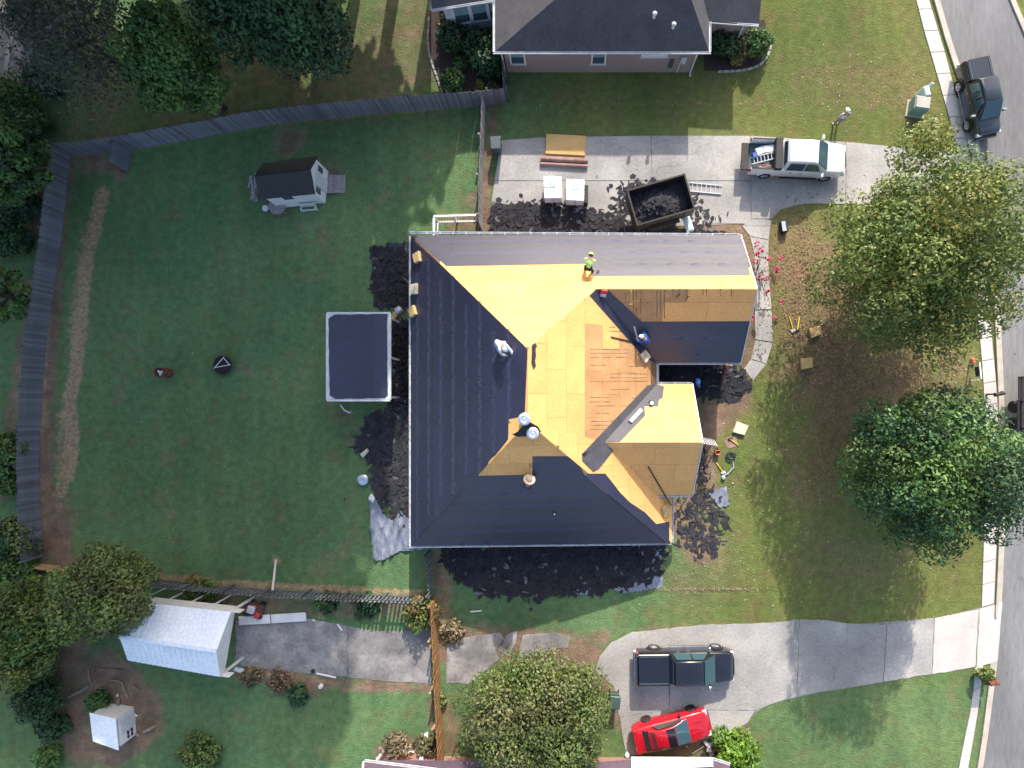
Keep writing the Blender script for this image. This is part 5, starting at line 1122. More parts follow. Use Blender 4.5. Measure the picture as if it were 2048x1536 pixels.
# fields of torn-off shingles on the ground (nobody could count them)
def field(label, poly, n, smin=.2, smax=.75, mound=.07, mats='scrap', soft=10, cat='shingle debris', base=True):
    xs, ys = [p[0] for p in poly], [p[1] for p in poly]
    def pick():
        while True:
            x, y = R.uniform(min(xs)-soft, max(xs)+soft), R.uniform(min(ys)-soft, max(ys)+soft)
            jx, jy = x+R.gauss(0, soft*.5), y+R.gauss(0, soft*.5)
            if inside((jx, jy), poly): g = G(x, y); return (g.x, g.y, .003+R.random()**1.5*mound)
    mm = scraps(n, pick, smin, smax, mound, pale=True)
    if base:
        cx_, cy_ = sum(xs)/len(xs), sum(ys)/len(ys); mm.prism(ragged([G2(lerp(cx_, p[0], .93), lerp(cy_, p[1], .93)) for p in poly], .22, .3), .001, .007)
    o = mm.build('shingle_debris', [M[mats], M['scrap_pale']]); return tag(o, label, cat, kind='stuff')
field('torn black shingles strewn on a sheet by the eave next to the patio roof', [(745, 500), (818, 490), (820, 615), (750, 612)], 420, mound=.10)
field('thick drift of torn black shingles along the west wall', [(735, 835), (800, 812), (823, 815), (823, 1060), (770, 1010), (745, 985), (742, 930), (712, 890)], 900)
field('black shingle rubble squeezed between patio roof and house', [(786, 640), (822, 640), (822, 812), (780, 812)], 420, mound=.2, smax=.45)
field('wide spread of torn black shingles along the south wall', [(885, 1098), (1325, 1092), (1318, 1150), (1250, 1172), (1180, 1185), (1080, 1192), (960, 1186), (920, 1160), (890, 1130)], 1900)
field('scattered black shingles in the recess beside the porch gable', [(1310, 730), (1480, 735), (1500, 775), (1470, 800), (1395, 790), (1310, 770)], 620)
field('loose black shingles on the grass below the porch ladder', [(1360, 990), (1440, 985), (1456, 1060), (1430, 1105), (1380, 1110), (1355, 1060)], 210, mound=.03, soft=18, base=False)
field('dark shingle litter between the driveway and the north eave', [(985, 415), (1080, 410), (1200, 425), (1240, 440), (1300, 460), (1440, 462), (1440, 470), (985, 468)], 1350, smax=.6, mound=.08)
field('black shingle pieces scattered round the dump trailer', [(1238, 375), (1300, 358), (1330, 378), (1270, 398), (1250, 440), (1225, 430)], 150, smax=.6, mound=.05, base=False)
field('small black shingle chips at the trailer tail on concrete', [(1375, 405), (1400, 410), (1420, 440), (1390, 455), (1380, 440)], 90, smax=.4, mound=.04, soft=16, base=False)
field('shingle crumbs on the curved front walk', [(1505, 470), (1535, 470), (1545, 680), (1500, 740), (1512, 640)], 110, .04, .14, .01, soft=4, base=False)
field('black shingle crumbs along the gravel strip by the porch', [(1394, 895), (1412, 895), (1412, 985), (1394, 990)], 380, .05, .22, .06, base=False)
# single scraps lying on the clean concrete
sm = []
for k in range(5):
    s_ = scraps(1, lambda: (0, 0, 0), .22+.05*k, .3+.06*k, 0, .12); sm.append(s_.mesh('shingle_scrap', M['scrap']))
for i, (x, y) in enumerate([(1194, 352), (1222, 372), (1235, 376), (1247, 380), (1266, 352), (1276, 358), (1328, 364), (1336, 367), (1226, 396), (1222, 413), (1230, 417), (1262, 370), (1400, 402), (1393, 398), (1413, 430), (1437, 433), (1424, 437), (1455, 428), (1440, 440), (998, 399), (1015, 402), (1042, 391), (1066, 402), (1216, 380), (1306, 360), (1000, 1203), (1062, 1218), (690, 998)]):
    q = G(x, y); o = inst('shingle_scrap', sm[i % 5], (q.x, q.y, .033 if y < 450 else .008), (0, 0, R.uniform(0, 6)))
    tag(o, 'single torn black shingle scrap lying apart from the heaps', 'shingle scrap', 'loose shingle scraps on the ground')
# tarps: crumpled sheets
def tarp(label, poly, z=.05, amp=.2, name='tarp', m='tarp', n=48, seed=1):
    rr = random.Random(seed); q = [G2(*p) for p in poly]; xs, ys = [p[0] for p in q], [p[1] for p in q]; nx_, ny_ = n, n
    vs, idx_, fs = [], {}, []
    W2, H2 = max(xs)-min(xs), max(ys)-min(ys)
    ph = [(rr.uniform(0, 6), rr.uniform(2, 7), rr.uniform(-3, 3)) for _ in range(6)]
    for i in range(nx_+1):
        for j in range(ny_+1):
            x, y = min(xs)+W2*i/nx_, min(ys)+H2*j/ny_
            zz = z+amp*1.6*sum(1-abs(math.sin(p+a*x+b*y+.7*math.sin(1.7*x-1.3*y+p))) for p, a, b in ph)**2/36*1.6+rr.uniform(0, amp*.08)
            idx_[i, j] = len(vs); vs.append((x+rr.uniform(-.25, .25)*W2/nx_, y+rr.uniform(-.25, .25)*H2/ny_, zz))
    for i in range(nx_):
        for j in range(ny_):
            if inside((min(xs)+W2*(i+.5)/nx_, min(ys)+H2*(j+.5)/ny_), q): fs.append((idx_[i, j], idx_[i+1, j], idx_[i+1, j+1], idx_[i, j+1]))
    used_ = sorted({a for f in fs for a in f}); mp = {a: k for k, a in enumerate(used_)}
    b = MB(); b.add([vs[a] for a in used_], [tuple(mp[a] for a in f) for f in fs]); o = b.build(name, M[m], smooth=True); return tag(o, label, 'tarp')
tarp('crumpled grey blue tarp at the corner of the west eave', [(742, 990), (755, 1000), (760, 1012), (775, 1035), (790, 1040), (800, 1020), (822, 1040), (850, 1098), (800, 1102), (765, 1120), (748, 1118), (743, 1060)], seed=3)
tarp('grey tarp edge showing below the south wall shingles', [(1275, 1090), (1322, 1086), (1325, 1174), (1250, 1186), (1225, 1178), (1280, 1160), (1300, 1140)], .03, .05, seed=5)
tarp('wrinkled grey tarp on the grass near the porch gable', [(1415, 985), (1452, 972), (1458, 1010), (1440, 1015)], .04, .08, n=18, seed=6)
tarp('torn grey tarp strip at the edge of the south shingles', [(1135, 1180), (1180, 1176), (1188, 1188), (1150, 1190)], .03, .05, n=12, seed=8)
tarp('dull dark sheet under shingles beside the patio roof', [(740, 492), (822, 486), (822, 618), (748, 610)], .01, .03, m='felt', n=20, seed=9)

# ================================================================ ON THE DRIVEWAY
st = thing('board_stack', 'stack of fresh yellowish sheathing boards on the driveway', 'board stack', G(1131, 292), math.radians(-3))
for i in range(6): MB().box((R.uniform(-.02, .02), R.uniform(-.02, .02), .045+i*.02), (2.44, 1.22, .018)).build('board', M['ply'], st, False)
pl_ = thing('pipe_bundle', 'brown cardboard tubes lying side by side on the driveway', 'tubes', G(1129, 326), math.radians(-3))
for i, y in enumerate((-.19, .13)):
    MB().tube([(-1.5, y, .03+.12), (1.45, y, .03+.12)], .14 if i else .1, 10).build('tube', M['cable'], pl_, False)
MB().box((0, .31, .1), (2.9, .05, .12)).build('board', M['cable'], pl_, False)
def pallet(label, px, py, rz, n, brown=False):
    t = thing('shingle_pallet', label, 'pallet', G(px, py, .5)-Vector((0, 0, .47)), rz)
    for y in (-.55, 0, .55): MB().box((0, y, .05), (1.1, .1, .1)).build('skid', M['ply'], t, False)
    for i in range(n):
        for s in (-1, 1):
            MB().cbox((s*.27+R.uniform(-.02, .02), .33+R.uniform(-.015, .015) if (i+s) % 2 else -.33, .17+i*.11), (.53, .64, .105), .03).build('shingle_pack', M['wrap'], t, False) if i < n-1 else None
    for s in (-1, 1):
        for y in (-.34, .34):
            if not (brown and s == 1 and y < 0 and False): MB().cbox((s*.28, y+R.uniform(-.02, .02), .17+(n-1)*.11), (.55, .66, .11), .035, R.uniform(-.02, .02)).build('shingle_pack', M['wrap'], t, False)
    if brown: MB().cbox((.68, -.12, .36), (.24, 1.1, .66), .02).build('wrapper_panel', M['cable'] if False else M['blackp'], t, False)
    for x in (-.12, .12): MB().box((x, .1, .235+(n-1)*.11), (.07, .42, .006)).build('printed_mark', M['print'], t, False)
    return t
pallet('white wrapped shingle pallet with staggered packs', 1106, 381, math.radians(2), 8); pallet('white wrapped shingle pallet with dark side panel', 1150, 386, math.radians(-1), 8, True)
ladder('ladder', 'short aluminium ladder lying flat on the driveway concrete', G(1379, 374, .08), G(1443, 380, .08), .52, 7)
cy = thing('roll', 'pale blue wrapped roll leaning beside the dump trailer corner', 'roll', G(1378, 446, .9)-Vector((0, 0, .6)))
MB().tube([(-.12, .42, .3), (.12, -.42, .42)], .24, 16).build('wrap', M['palecyan'], cy, False, True); MB().tube([(-.14, .47, .29), (.14, -.47, .43)], .08, 8).build('core', M['cable'], cy, False)
for lab, x, y, rz in (('white paper pack beside the dump trailer rail', 1272, 390, .3), ('small white wrapper near the dump trailer', 1293, 386, .5)):
    q = G(x, y); tag(MB().cbox((q.x, q.y, .07), (.42 if x < 1280 else .22, .24 if x < 1280 else .12, .08), .015, rz).build('wrapper', M['wrap']), lab, 'wrapper')
def bin_(label, px, py, m, rz=0):
    t = thing('wheelie_bin', label, 'bin', G(px, py, .8)-Vector((0, 0, .78)), rz)
    MB().loft([[(sx*a, sy*b, z) for sx, sy in ((-1, -1), (1, -1), (1, 1), (-1, 1))] for a, b, z in ((.24, .26, .06), (.30, .34, .95), (.31, .36, 1.0))]).build('body', M[m], t, False)
    MB().cbox((0, .02, 1.04), (.66, .80, .09), .05).build('lid', M[m], t, False); MB().bar((-.25, .42, .98), (.25, .42, .98), .05, .05).build('handle', M['blackp'], t, False)
    for s in (-1, 1): MB().lathe([(.1, -.03), (.11, 0), (.1, .03)], 10, (s*.27, .3, .1), Matrix.Rotation(1.57, 3, 'Y')).build('wheel', M['rubber'], t, False)
bin_('dark blue green wheeled bin at the driveway corner by the side fence', 992, 290, 'binblue', .05); bin_('dark green wheeled bin beside the broad olive tree', 1229, 1402, 'bingreen', -.1)
# foam blocks roofers sit on
def foam(label, p, rz, m='foam', sz=(.62, .55, .2), rot=None, notch=False):
    t = thing('foam_block', label, 'foam block', p, rz, rot=rot)
    a, b, c = sz; pts = [(-a/2, -b/2), (a/2-.05, -b/2+.03), (a/2, b/2-.06), (-a/2+.04, b/2)]
    MB().loft([[(x, y, z) for x, y in ragged(pts, .012, .15)[:0] or pts] for z in (0.012, c-.03)]+[[(x*.94, y*.94, c) for x, y in pts]]).build('block', M[m], t, False)
    if notch: MB().loft([[(x*.5+.02, y*.5, z) for x, y in pts] for z in (c-.02, c+.006)]).build('worn_hollow', M['foam'], t, False)
    return t
def on_roof(k, px, py, lift=.03): return PLN[k].at(px, py, lift)
def roof_rot(k, ang=0):
    o_, u, v, n = frame(k); return (Matrix((u, v, n)).transposed()@Matrix.Rotation(ang, 3, 'Z')).to_euler()
foam('worn tan foam block on the underlayment at the hip corner', on_roof('W', 838, 516), 0, rot=roof_rot('W', .3))
foam('pale foam block overhanging the west gutter', on_roof('W', 832, 579), 0, 'foamp', rot=roof_rot('W', .1))
foam('tan square foam block lying over the west gutter near the patio roof', on_roof('W', 829, 624), 0, rot=roof_rot('W', .5))
foam('pale worn foam block by the valley above the recess', on_roof('E1', 1287, 713), 0, 'foamp', (.62, .58, .18), roof_rot('E1', .8), True)
foam('tan foam block on bare boards at the eave corner', on_roof('E3', 1328, 1022) if False else PLN['E2'].at(1328, 1020, .03), 0, 'foam', (.66, .56, .16), roof_rot('E2', .5))
foam('hollowed tan foam block in leaf litter near yellow handled tools', G(1628, 664), .35, 'foam', (.72, .62, .25), None, True)
foam('square tan foam block alone on the leafy lawn', G(1611, 727), .15, 'foam', (.76, .70, .25))
foam('pale square foam block on the grass beyond the porch ladder', G(1480, 857), -.3, 'foamp', (.82, .72, .2))
foam('broken yellow foam piece on the west shingle drift', G(732, 905)+Vector((0, 0, .15)), .8, 'yellow' if False else 'foamp', (.6, .3, .15))
foam('broken tan board piece beside the patio roof beam', G(790, 634)+Vector((0, 0, .3)), .9, 'foam', (.5, .4, .08))
# ================================================================ ON THE ROOF
for lab, x, y, k in (('galvanised turbine roof vent standing on the ridge end', 1057, 833, 'W'), ('galvanised turbine roof vent lying beside the other at the ridge end', 1065, 857, 'S')):
    q = (PLN['W'].at(1052, 838, .1) if k == 'W' else PLN['S'].at(1066, 864, .08)); t = thing('turbine_vent', lab, 'roof vent', q)
    MB().lathe([(.26, 0), (.24, .12), (.2, .14), (.34, .16), (.38, .26), (.36, .36), (.22, .44), (.16, .42), (.16, .40), (0, .42)], 20).build('head', M['turbine'], t, False, True)
    t.scale = (.82, .82, .82)
    for i in range(16):
        a = 2*math.pi*i/16; MB().bar((.37*math.cos(a), .37*math.sin(a), .17), (.25*math.cos(a+.15), .25*math.sin(a+.15), .43), .012, .05).build('fin', M['turbine'], t, False)
    MB().lathe([(.3, -.12), (.28, .02)], 16).build('collar', M['steel_dark'], t, False)
fl = MB().slab([PLN['S'].at(*p, .035) for p in ((1036, 862), (1046, 850), (1058, 842), (1076, 852), (1082, 862), (1070, 871), (1036, 872), (1024, 868))], PLN['S'].n, .02).build('flashing_scrap', M['scrap']); tag(fl, 'torn black flashing piece beneath the two turbine vents', 'flashing')
wtb = thing('turbine_vent', 'old galvanised turbine vent lying on the west shingle drift', 'roof vent', G(729, 958)+Vector((0, 0, .12)))
MB().lathe([(.26, 0), (.33, .1), (.34, .2), (.22, .3), (.14, .3), (.14, .24), (0, .24)], 18).build('head', M['turbine'], wtb, False, True); MB().lathe([(.2, -.05), (.2, .0)], 14).build('collar', M['turbine'], wtb, False)
def roofbar(name, label, k, a, b, wd, ht, m, lift=.05, cat=None): return tag(MB().bar(PLN[k].at(*a, lift), PLN[k].at(*b, lift), wd, ht).build(name, M[m]), label, cat or name.split('_')[-1])
roofbar('tube', 'smooth white plastic tube lying in the grey valley strip', 'PN', (1260, 846), (1282, 822), .2, .14, 'white', .12)
vp = PLN['PN'].at(1302, 806, 0); vpt = thing('vent_pipe', 'white round vent pipe rising from the grey valley strip', 'vent pipe', vp); MB().lathe([(.07, -.3), (.07, .25), (.11, .26), (.11, .3), (0, .3)], 12).build('pipe', M['white'], vpt, False); MB().lathe([(.16, 0), (.09, .12)], 12).build('boot', M['blackp'], vpt, False)
vp2 = PLN['S'].at(1109, 1027, 0); v2 = thing('vent_pipe', 'small white vent pipe poking through the south underlayment', 'vent pipe', vp2); MB().lathe([(.04, -.2), (.04, .3), (0, .3)], 10).build('pipe', M['white'], v2, False); MB().lathe([(.12, .02), (.06, .1)], 10).build('boot', M['blackp'], v2, False)
roofbar('metal_bar', 'long black drip edge bar lying down the valley boards', 'PS', (1296, 932), (1342, 1010), .07, .03, 'black')
roofbar('metal_bar', 'black bar across the weathered boards beside the blue shirted roofer', 'E1', (1221, 674), (1280, 688), .06, .03, 'black')
roofbar('metal_bar', 'grey bar laid along the black valley strip', 'GS', (1268, 652), (1277, 684), .08, .03, 'alu')
bx = thing('nail_box', 'red and pink box of nails at the top of the black valley strip', 'box', PLN['GS'].at(1207, 584, .03), rot=roof_rot('GS', -.2))
MB().cbox((0, 0, .1), (.34, .4, .2), .02).build('carton', M['redp'], bx, False); MB().box((0, -.09, .203), (.3, .16, .01)).build('label_panel', M['pale'], bx, False)
brm = thing('broom', 'yellow handled broom lying on the weathered boards below the garage ridge', 'broom', PLN['GS'].at(1261, 608, .03))
MB().tube([PLN['GS'].at(1262, 580, .06), PLN['GS'].at(1261, 604, .06)], .03, 6).build('handle', M['yellow'], brm); MB().bar(PLN['GS'].at(1257, 606, .06), PLN['GS'].at(1265, 606, .06), .12, .07).build('head', M['foam'], brm)
tag(MB().slab(ragged([(0, 0)], 0)[:0] or [PLN['E1'].at(*p, .03) for p in ((1063, 690), (1069, 686), (1073, 692), (1070, 698), (1071, 712), (1069, 722), (1071, 732), (1066, 738), (1062, 726), (1063, 706))], PLN['E1'].n, .02).build('felt_strip', M['scrap']), 'crooked torn black felt strip on boards near the ridge', 'felt strip')
for lab, k, x, y in (('small black hammer on the weathered garage boards', 'GS', 1355, 592), ('small black stapler on the fresh garage boards', 'GS', 1374, 596), ('dark knife on the boards by the vest wearing roofer', 'N2', 1194, 547)):
    q = PLN[k].at(x, y, .03); t = thing('tool', lab, 'tool', q); MB().bar((-.08, -.12, .03), (.06, .12, .03), .05, .04).build('handle', M['black'], t, False); MB().bar((.0, .12, .03), (.14, .1, .03), .05, .05).build('head', M['steel_dark'], t, False)
# ladder at the porch eave
ladder('ladder', 'aluminium extension ladder standing against the porch gable eave', G(1433, 886), G(1394, 879, 2.75), .42, 11, nrm=Vector((-.7, 0, .7)))
bf = thing('bag', 'crumpled blue bag hung on the porch gutter corner', 'bag', G(1396, 764, 2.5)); MB().ball((0, 0, 0), (.16, .24, .2), 9, 6, jit=.12).build('bag', M['bluep'], bf, False); MB().ball((.06, -.22, -.05), (.09, .12, .1), 7, 5, jit=.15).build('tied_end', M['bluep'], bf, False)

# ================================================================ YARD PROPS
fp = thing('fire_pit', 'round black fire pit with a metal tripod on the back lawn', 'fire pit', G(451, 731))
MB().lathe([(.42, 0), (.56, .25), (.6, .32), (.55, .33), (.4, .1), (0, .08)], 20).build('bowl', M['black'], fp, False)
for a, b in (((-.5, -.2), (.15, .5)), ((-.45, -.15), (.55, .02)), ((.1, .45), (.5, 0))): MB().tube([(*a, .36), (*b, .42)], .025, 6).build('tripod_leg', M['alu'], fp, False)
br = thing('burn_barrel', 'rusty red burn barrel with white rubbish in its open top', 'barrel', G(338, 746)); B = MB().lathe([(.28, 0), (.3, .02), (.29, .3), (.31, .33), (.29, .36), (.29, .6), (.31, .63), (.29, .66), (.29, .9), (.31, .92), (.27, .92), (.27, .6), (0, .6)], 18).build('drum', M['rust'], br, False, True)
for p in ((-.1, .05), (.08, .02), (0, -.12)): MB().cbox((*p, .74), (.16, .13, .14), .02, R.uniform(0, 2)).build('rubbish', M['white'], br, False)
# utility boxes at the pavement
ut = thing('transformer_box', 'green utility transformer box with sandy lid on the verge lawn', 'utility box', G(1838, 212, .4)-Vector((0, 0, .4)), math.radians(-8))
MB().cbox((0, 0, .4), (.95, .85, .78), .05).build('cabinet', M['utility'], ut, False); MB().cbox((0, .02, .82), (.86, .72, .06), .03).build('lid', M['utility2'], ut, False); MB().box((0, 0, .03), (1.15, 1.05, .06)).build('pad', M['kerb'], ut, False)
up = thing('utility_pedestal', 'pale mint utility pedestal box beside the green transformer', 'utility box', G(1847, 188, .5)-Vector((0, 0, .5)), .25); MB().cbox((0, 0, .45), (.36, .62, .9), .05).build('cabinet', M['mint'], up, False); MB().tube([(.22, .2, .3), (.55, .42, .75)], [.1, .1], 10).build('pipe', M['mint'], up, False)
uc = thing('marker_cap', 'small round mint green cap in grass below the transformer', 'cap', G(1867, 242)); MB().lathe([(.12, 0), (.13, .2), (.09, .27), (0, .28)], 12).build('cap', M['mint'], uc, False); MB().lathe([(.15, 0), (.15, .03), (.1, .03)], 12).build('base', M['utility'], uc, False)
mh = thing('manhole_cover', 'round rust brown manhole cover set in the pale apron', 'manhole cover', G(1921, 243)+Vector((0, 0, .045))); MB().lathe([(.0, 0), (.30, 0), (.30, .012), (.27, .012), (.27, .008), (0, .008)], 24).build('cover', M['iron'], mh, False); MB().lathe([(.3, 0), (.36, 0), (.36, .01), (.3, .01)], 24).build('ring', M['kerb'], mh, False)
def mailbox(label, px, py, rz, m):
    t = thing('mailbox', label, 'mailbox', G(px, py, 1.0)-Vector((0, 0, 1.0)), rz)
    MB().box((0, 0, .5), (.1, .1, 1.0)).build('post', M['white'] if m != 'black' else M['log'], t, False)
    MB().loft([[(x, y, z) for y, z in [(-.11, 1.0), (.11, 1.0), (.11, 1.14)]+[(.11*math.cos(a), 1.14+.1*math.sin(a)) for a in (.5, 1.0, 1.57, 2.1, 2.6)]+[(-.11, 1.14)]] for x in (-.28, .28)]).build('box', M[m], t, False)
    MB().box((.285, 0, 1.1), (.015, .2, .18)).build('door', M['black'], t, False); MB().bar((.1, .125, 1.12), (.1, .125, 1.3), .02, .05).build('flag', M['redp'], t, False)
    return t
mailbox('grey mailbox on a post between pavement and street kerb', 1996, 788, .2, 'black'); 
rb = thing('frame_sign', 'white and blue frame sign on the grass beside the pavement', 'sign', G(1951, 742, .5)-Vector((0, 0, .5)), .1)
MB().bar((0, .5, .9), (0, -.5, .9), .08, .08).build('arm', M['white'], rb, False); MB().bar((0, .45, 0), (0, .45, .95), .08, .08).build('post', M['white'], rb, False); MB().box((.12, -.05, .55), (.03, .6, .5)).build('board', M['jeans'], rb, False); MB().box((-.05, -.55, .35), (.5, .03, .3)).build('plate', M['white'], rb, False)
tag(MB().cbox(G(1944, 722)+Vector((0, 0, .1)), (.2, .36, .2), .04, .3).build('toy_cart', M['orange']), 'small orange red plastic object on the grass by the frame sign', 'plastic object')
mb2 = mailbox('dark mailbox among the leafy shrub at the street kerb', 1985, 1365, .1, 'rust')
sp = thing('speaker_box', 'dark box with pale top on the lawn beside the curved driveway edge', 'box', G(1565, 456), .15); MB().cbox((0, 0, .2), (.42, .7, .4), .04).build('case', M['blackp'], sp, False); MB().box((-.06, 0, .404), (.24, .6, .01)).build('top_panel', M['pale'], sp, False)
# tools on the lawn
def stick(name, label, a, b, r, m, cat, head=None):
    t = thing(name, label, cat, G(*a)); MB().tube([G(*a)+Vector((0, 0, .05)), G(*b)+Vector((0, 0, .08))], r, 6).build('handle', M[m], t)
    if head: MB().cbox(G(*b)+Vector((0, 0, .06)), (.28, .16, .05), .02, .3).build('blade', M[head], t)
    return t
stick('shovel', 'yellow handled shovel with pale blade on the leafy lawn', (1578, 633), (1586, 662), .03, 'yellow', 'shovel', 'alu'); stick('pry_tool', 'yellow handled tool pointing at the hollowed foam block', (1598, 634), (1594, 660), .035, 'yellow', 'tool', 'steel_dark')
stick('scraper', 'yellow handled scraper on brown cardboard near the ladder foot', (1476, 890), (1460, 878), .035, 'yellow', 'scraper', 'steel_dark')
stick('scraper', 'yellow handled scraper with silver blade beside cable tangle', (1432, 925), (1446, 945), .03, 'yellow', 'scraper', 'alu')
tag(MB().prism(ragged([G2(*p) for p in ((1448, 882), (1456, 874), (1472, 872), (1474, 886), (1478, 892), (1456, 897))], .03, .2), .006, .02).build('cardboard', M['cable']), 'flattened brown cardboard under a yellow handle on the grass', 'cardboard')
ob = thing('bucket', 'orange bucket standing at the foot of the porch ladder', 'bucket', G(1433, 903)); MB().lathe([(.14, 0), (.17, .32), (.18, .33), (.155, .31), (.13, .03), (0, .03)], 16).build('pail', M['orange'], ob, False); MB().tube([(-.17, 0, .3), (-.1, .1, .36), (.1, .1, .36), (.17, 0, .3)], .008, 5).build('handle', M['alu'], ob, False)
hb = thing('air_hose', 'tangle of dark blue air hose and fittings on the grass', 'hose', G(1462, 912))
pts = [Vector((.35*math.cos(i*.7)*(1-.01*i)+R.uniform(-.08, .08), .25*math.sin(i*.7)+R.uniform(-.08, .08)-.0, .03+.006*i)) for i in range(26)]; MB().tube(pts, .028, 5).build('coil', M['jeans'], hb, False)
MB().tube([(.1, -.3, .05), (.15, -.7, .05), (-.2, -1.1, .05), (-.55, -1.25, .05)], [.03, .06, .05, .03], 6).build('silver_sleeve', M['turbine'], hb, False); MB().ball((-.5, -1.35, .1), (.14, .16, .1), 8, 5, jit=.15).build('fitting', M['turbine'], hb, False)
pw = thing('pipe', 'bent white gutter offcut near the patio roof corner', 'gutter offcut', G(692, 822)); MB().tube([(-.3, .35, .04), (-.1, .05, .04), (.25, -.12, .04), (.33, -.02, .04)], .05, 6).build('pipe', M['white'], pw, False); MB().tube([(-.32, .38, .04), (-.27, .3, .04)], .06, 6).build('end', M['gutter'], pw, False)
stick('gutter_piece', 'short white gutter piece lying on the grass below the south shingles', (941, 1223), (963, 1221), .05, 'white', 'gutter piece')
tag(MB().ball(G(745, 996)+Vector((0, 0, .12)), (.18, .3, .1), 8, 5, jit=.25).build('plastic_bag', M['white']), 'crumpled white plastic bag on the west shingles', 'bag')
tag(MB().ball(G(800, 622)+Vector((0, 0, .3)), (.3, .25, .15), 9, 5, jit=.3).build('plastic_sheet', M['turbine']), 'crumpled silver plastic by the gutter and patio roof', 'plastic')
# yard behind the metal garage
wb = thing('white_board', 'long white cracked board lying beside the old concrete pad', 'board', G(548, 1236), math.radians(3.5)); 
for x, L in ((-1.15, 2.0), (.98, 2.2)): MB().cbox((x, 0, .12), (L-.04, .55, .1), .02).build('panel', M['white'], wb, False)
rm = thing('ride_mower', 'old red mower with grey engine beside the white board', 'mower', G(513, 1214), -.3)
MB().cbox((0, 0, .35), (1.15, .75, .2), .06).build('deck', M['rust'], rm, False); MB().cbox((-.05, .02, .55), (.45, .45, .28), .05).build('engine', M['alu'], rm, False); MB().cbox((.38, -.25, .5), (.3, .35, .25), .06).build('hood', M['redp'], rm, False)
for x in (-.42, .42):
    for y in (-.42, .42): MB().lathe([(.18, -.08), (.2, 0), (.18, .08)], 12, (x, y, .2), Matrix.Rotation(1.57, 3, 'X')).build('wheel', M['rubber'], rm, False)
wpk = thing('white_plank', 'short white pointed plank by the metal garage corner', 'plank', G(486, 1341), -.35); MB().prism([(-.5, -.13), (.4, -.13), (.52, 0), (.4, .13), (-.46, .13)], .03, .12).build('plank', M['white'], wpk, False); MB().box((-.3, 0, .125), (.04, .2, .01)).build('strap', M['mint'], wpk, False)
stick('pipe', 'thin white pipe lying at the concrete pad edge', (634, 1346), (673, 1354), .06, 'white', 'pipe')
tag(MB().lathe([(.14, 0), (.15, .18), (.1, .24), (0, .25)], 12, G(643, 1371)).build('white_pot', M['white']), 'small round white pot beside the bluish green bush', 'pot')
tag(MB().cbox(G(627, 1341)+Vector((0, 0, .08)), (.2, .22, .16), .03).build('dark_block', M['blackp']), 'small dark block at the end of the thin white pipe', 'block')
for i, (a, b, lab) in enumerate([((140, 1392), (182, 1370), 'log with sawn pale end beside the garden bed'), ((184, 1373), (196, 1358), 'short leaning garden log near a leafy weed'), ((178, 1338), (185, 1370), 'grey pole standing across the garden logs'), ((200, 1337), (256, 1341), 'long thin grey branch bordering the garden bed'), ((221, 1360), (246, 1364), 'short branch inside the garden bed'), ((246, 1364), (258, 1395), 'crooked bark branch amid the garden bed'), ((267, 1369), (279, 1380), 'small stick near the metal garage shade'), ((240, 1395), (240, 1432), 'upright board running to the small shed'), ((290, 1462), (312, 1450), 'pale log at the garden bed end'), ((255, 1440), (275, 1442), 'thin pale lath by the small shed'), ((273, 1464), (280, 1472), 'little broken stick near the pale log')]):
    r = .10 if i in (0, 7, 8) else .055
    o = MB().tube([G(*a)+Vector((0, 0, r+.01)), (G(*a)+G(*b))/2+Vector((R.uniform(-.08, .08), R.uniform(-.08, .08), r+.03)), G(*b)+Vector((0, 0, r+.01))], [r, r*.95, r*.85], 7).build('garden_log', M['log']); tag(o, lab, 'log')
for i, (x, y, lab) in enumerate([(628, 1240, 'white scrap on the old concrete pad corner'), (680, 1254, 'broken white lath on the concrete pad edge'), (213, 1384, 'white pebble shard in the garden bed'), (236, 1390, 'pale shard beside the crooked branch'), (273, 1430, 'pale stone near the small shed front')]):
    q = G(x, y); tag(MB().cbox((q.x, q.y, .05), (.5 if i == 1 else .18, .09, .05), .01, R.uniform(0, 3)).build('scrap', M['white']), lab, 'scrap')
# items on the brick patio
wf = thing('white_pipe', 'white pipe and bracket reaching over the patio pavers', 'pipe', G(752, 1512)); MB().tube([G(747, 1530, .6), G(768, 1500, .35)], .07, 8).build('pipe', M['white'], wf); MB().ball(G(769, 1498, .35), .1, 8, 5).build('elbow', M['white'], wf)
wf2 = thing('white_trough', 'slender white trough on the patio edge', 'trough', G(808, 1504)); MB().tube([G(788, 1503, .1), G(806, 1502, .12), G(828, 1504, .1)], [.04, .11, .06], 8).build('trough', M['white'], wf2); MB().tube([G(812, 1505, .2), G(820, 1507, .22)], .03, 5).build('spout', M['alu'], wf2)
pt = thing('potted_toy', 'pink and white pot beside the white jug on the patio', 'pot', G(842, 1502)); MB().lathe([(.12, 0), (.16, .25), (.13, .26), (0, .2)], 12).build('pot', M['pink'], pt, False); MB().ball((-.02, 0, .3), .11, 8, 6).build('top', M['white'], pt, False)
jg = thing('jug', 'white plastic jug standing on the patio pavers', 'jug', G(845, 1514)); MB().cbox((0, 0, .18), (.28, .36, .34), .06).build('jug', M['white'], jg, False); MB().lathe([(.06, .35), (.06, .42), (0, .43)], 10).build('cap', M['bluep'], jg, False)
jp = thing('junk_pile', 'pile of white and grey odds and ends behind the lime shrub', 'junk', G(1425, 1496))
for i in range(12): q = Vector((R.uniform(-.7, .5), R.uniform(-.4, .5), .1+R.uniform(0, .15))); MB().cbox(q, (R.uniform(.12, .5), R.uniform(.1, .25), R.uniform(.06, .18)), .02, R.uniform(0, 3)).build('piece', M[R.choice(['white', 'alu', 'cable', 'blackp', 'woodgrey'])], jp, False)
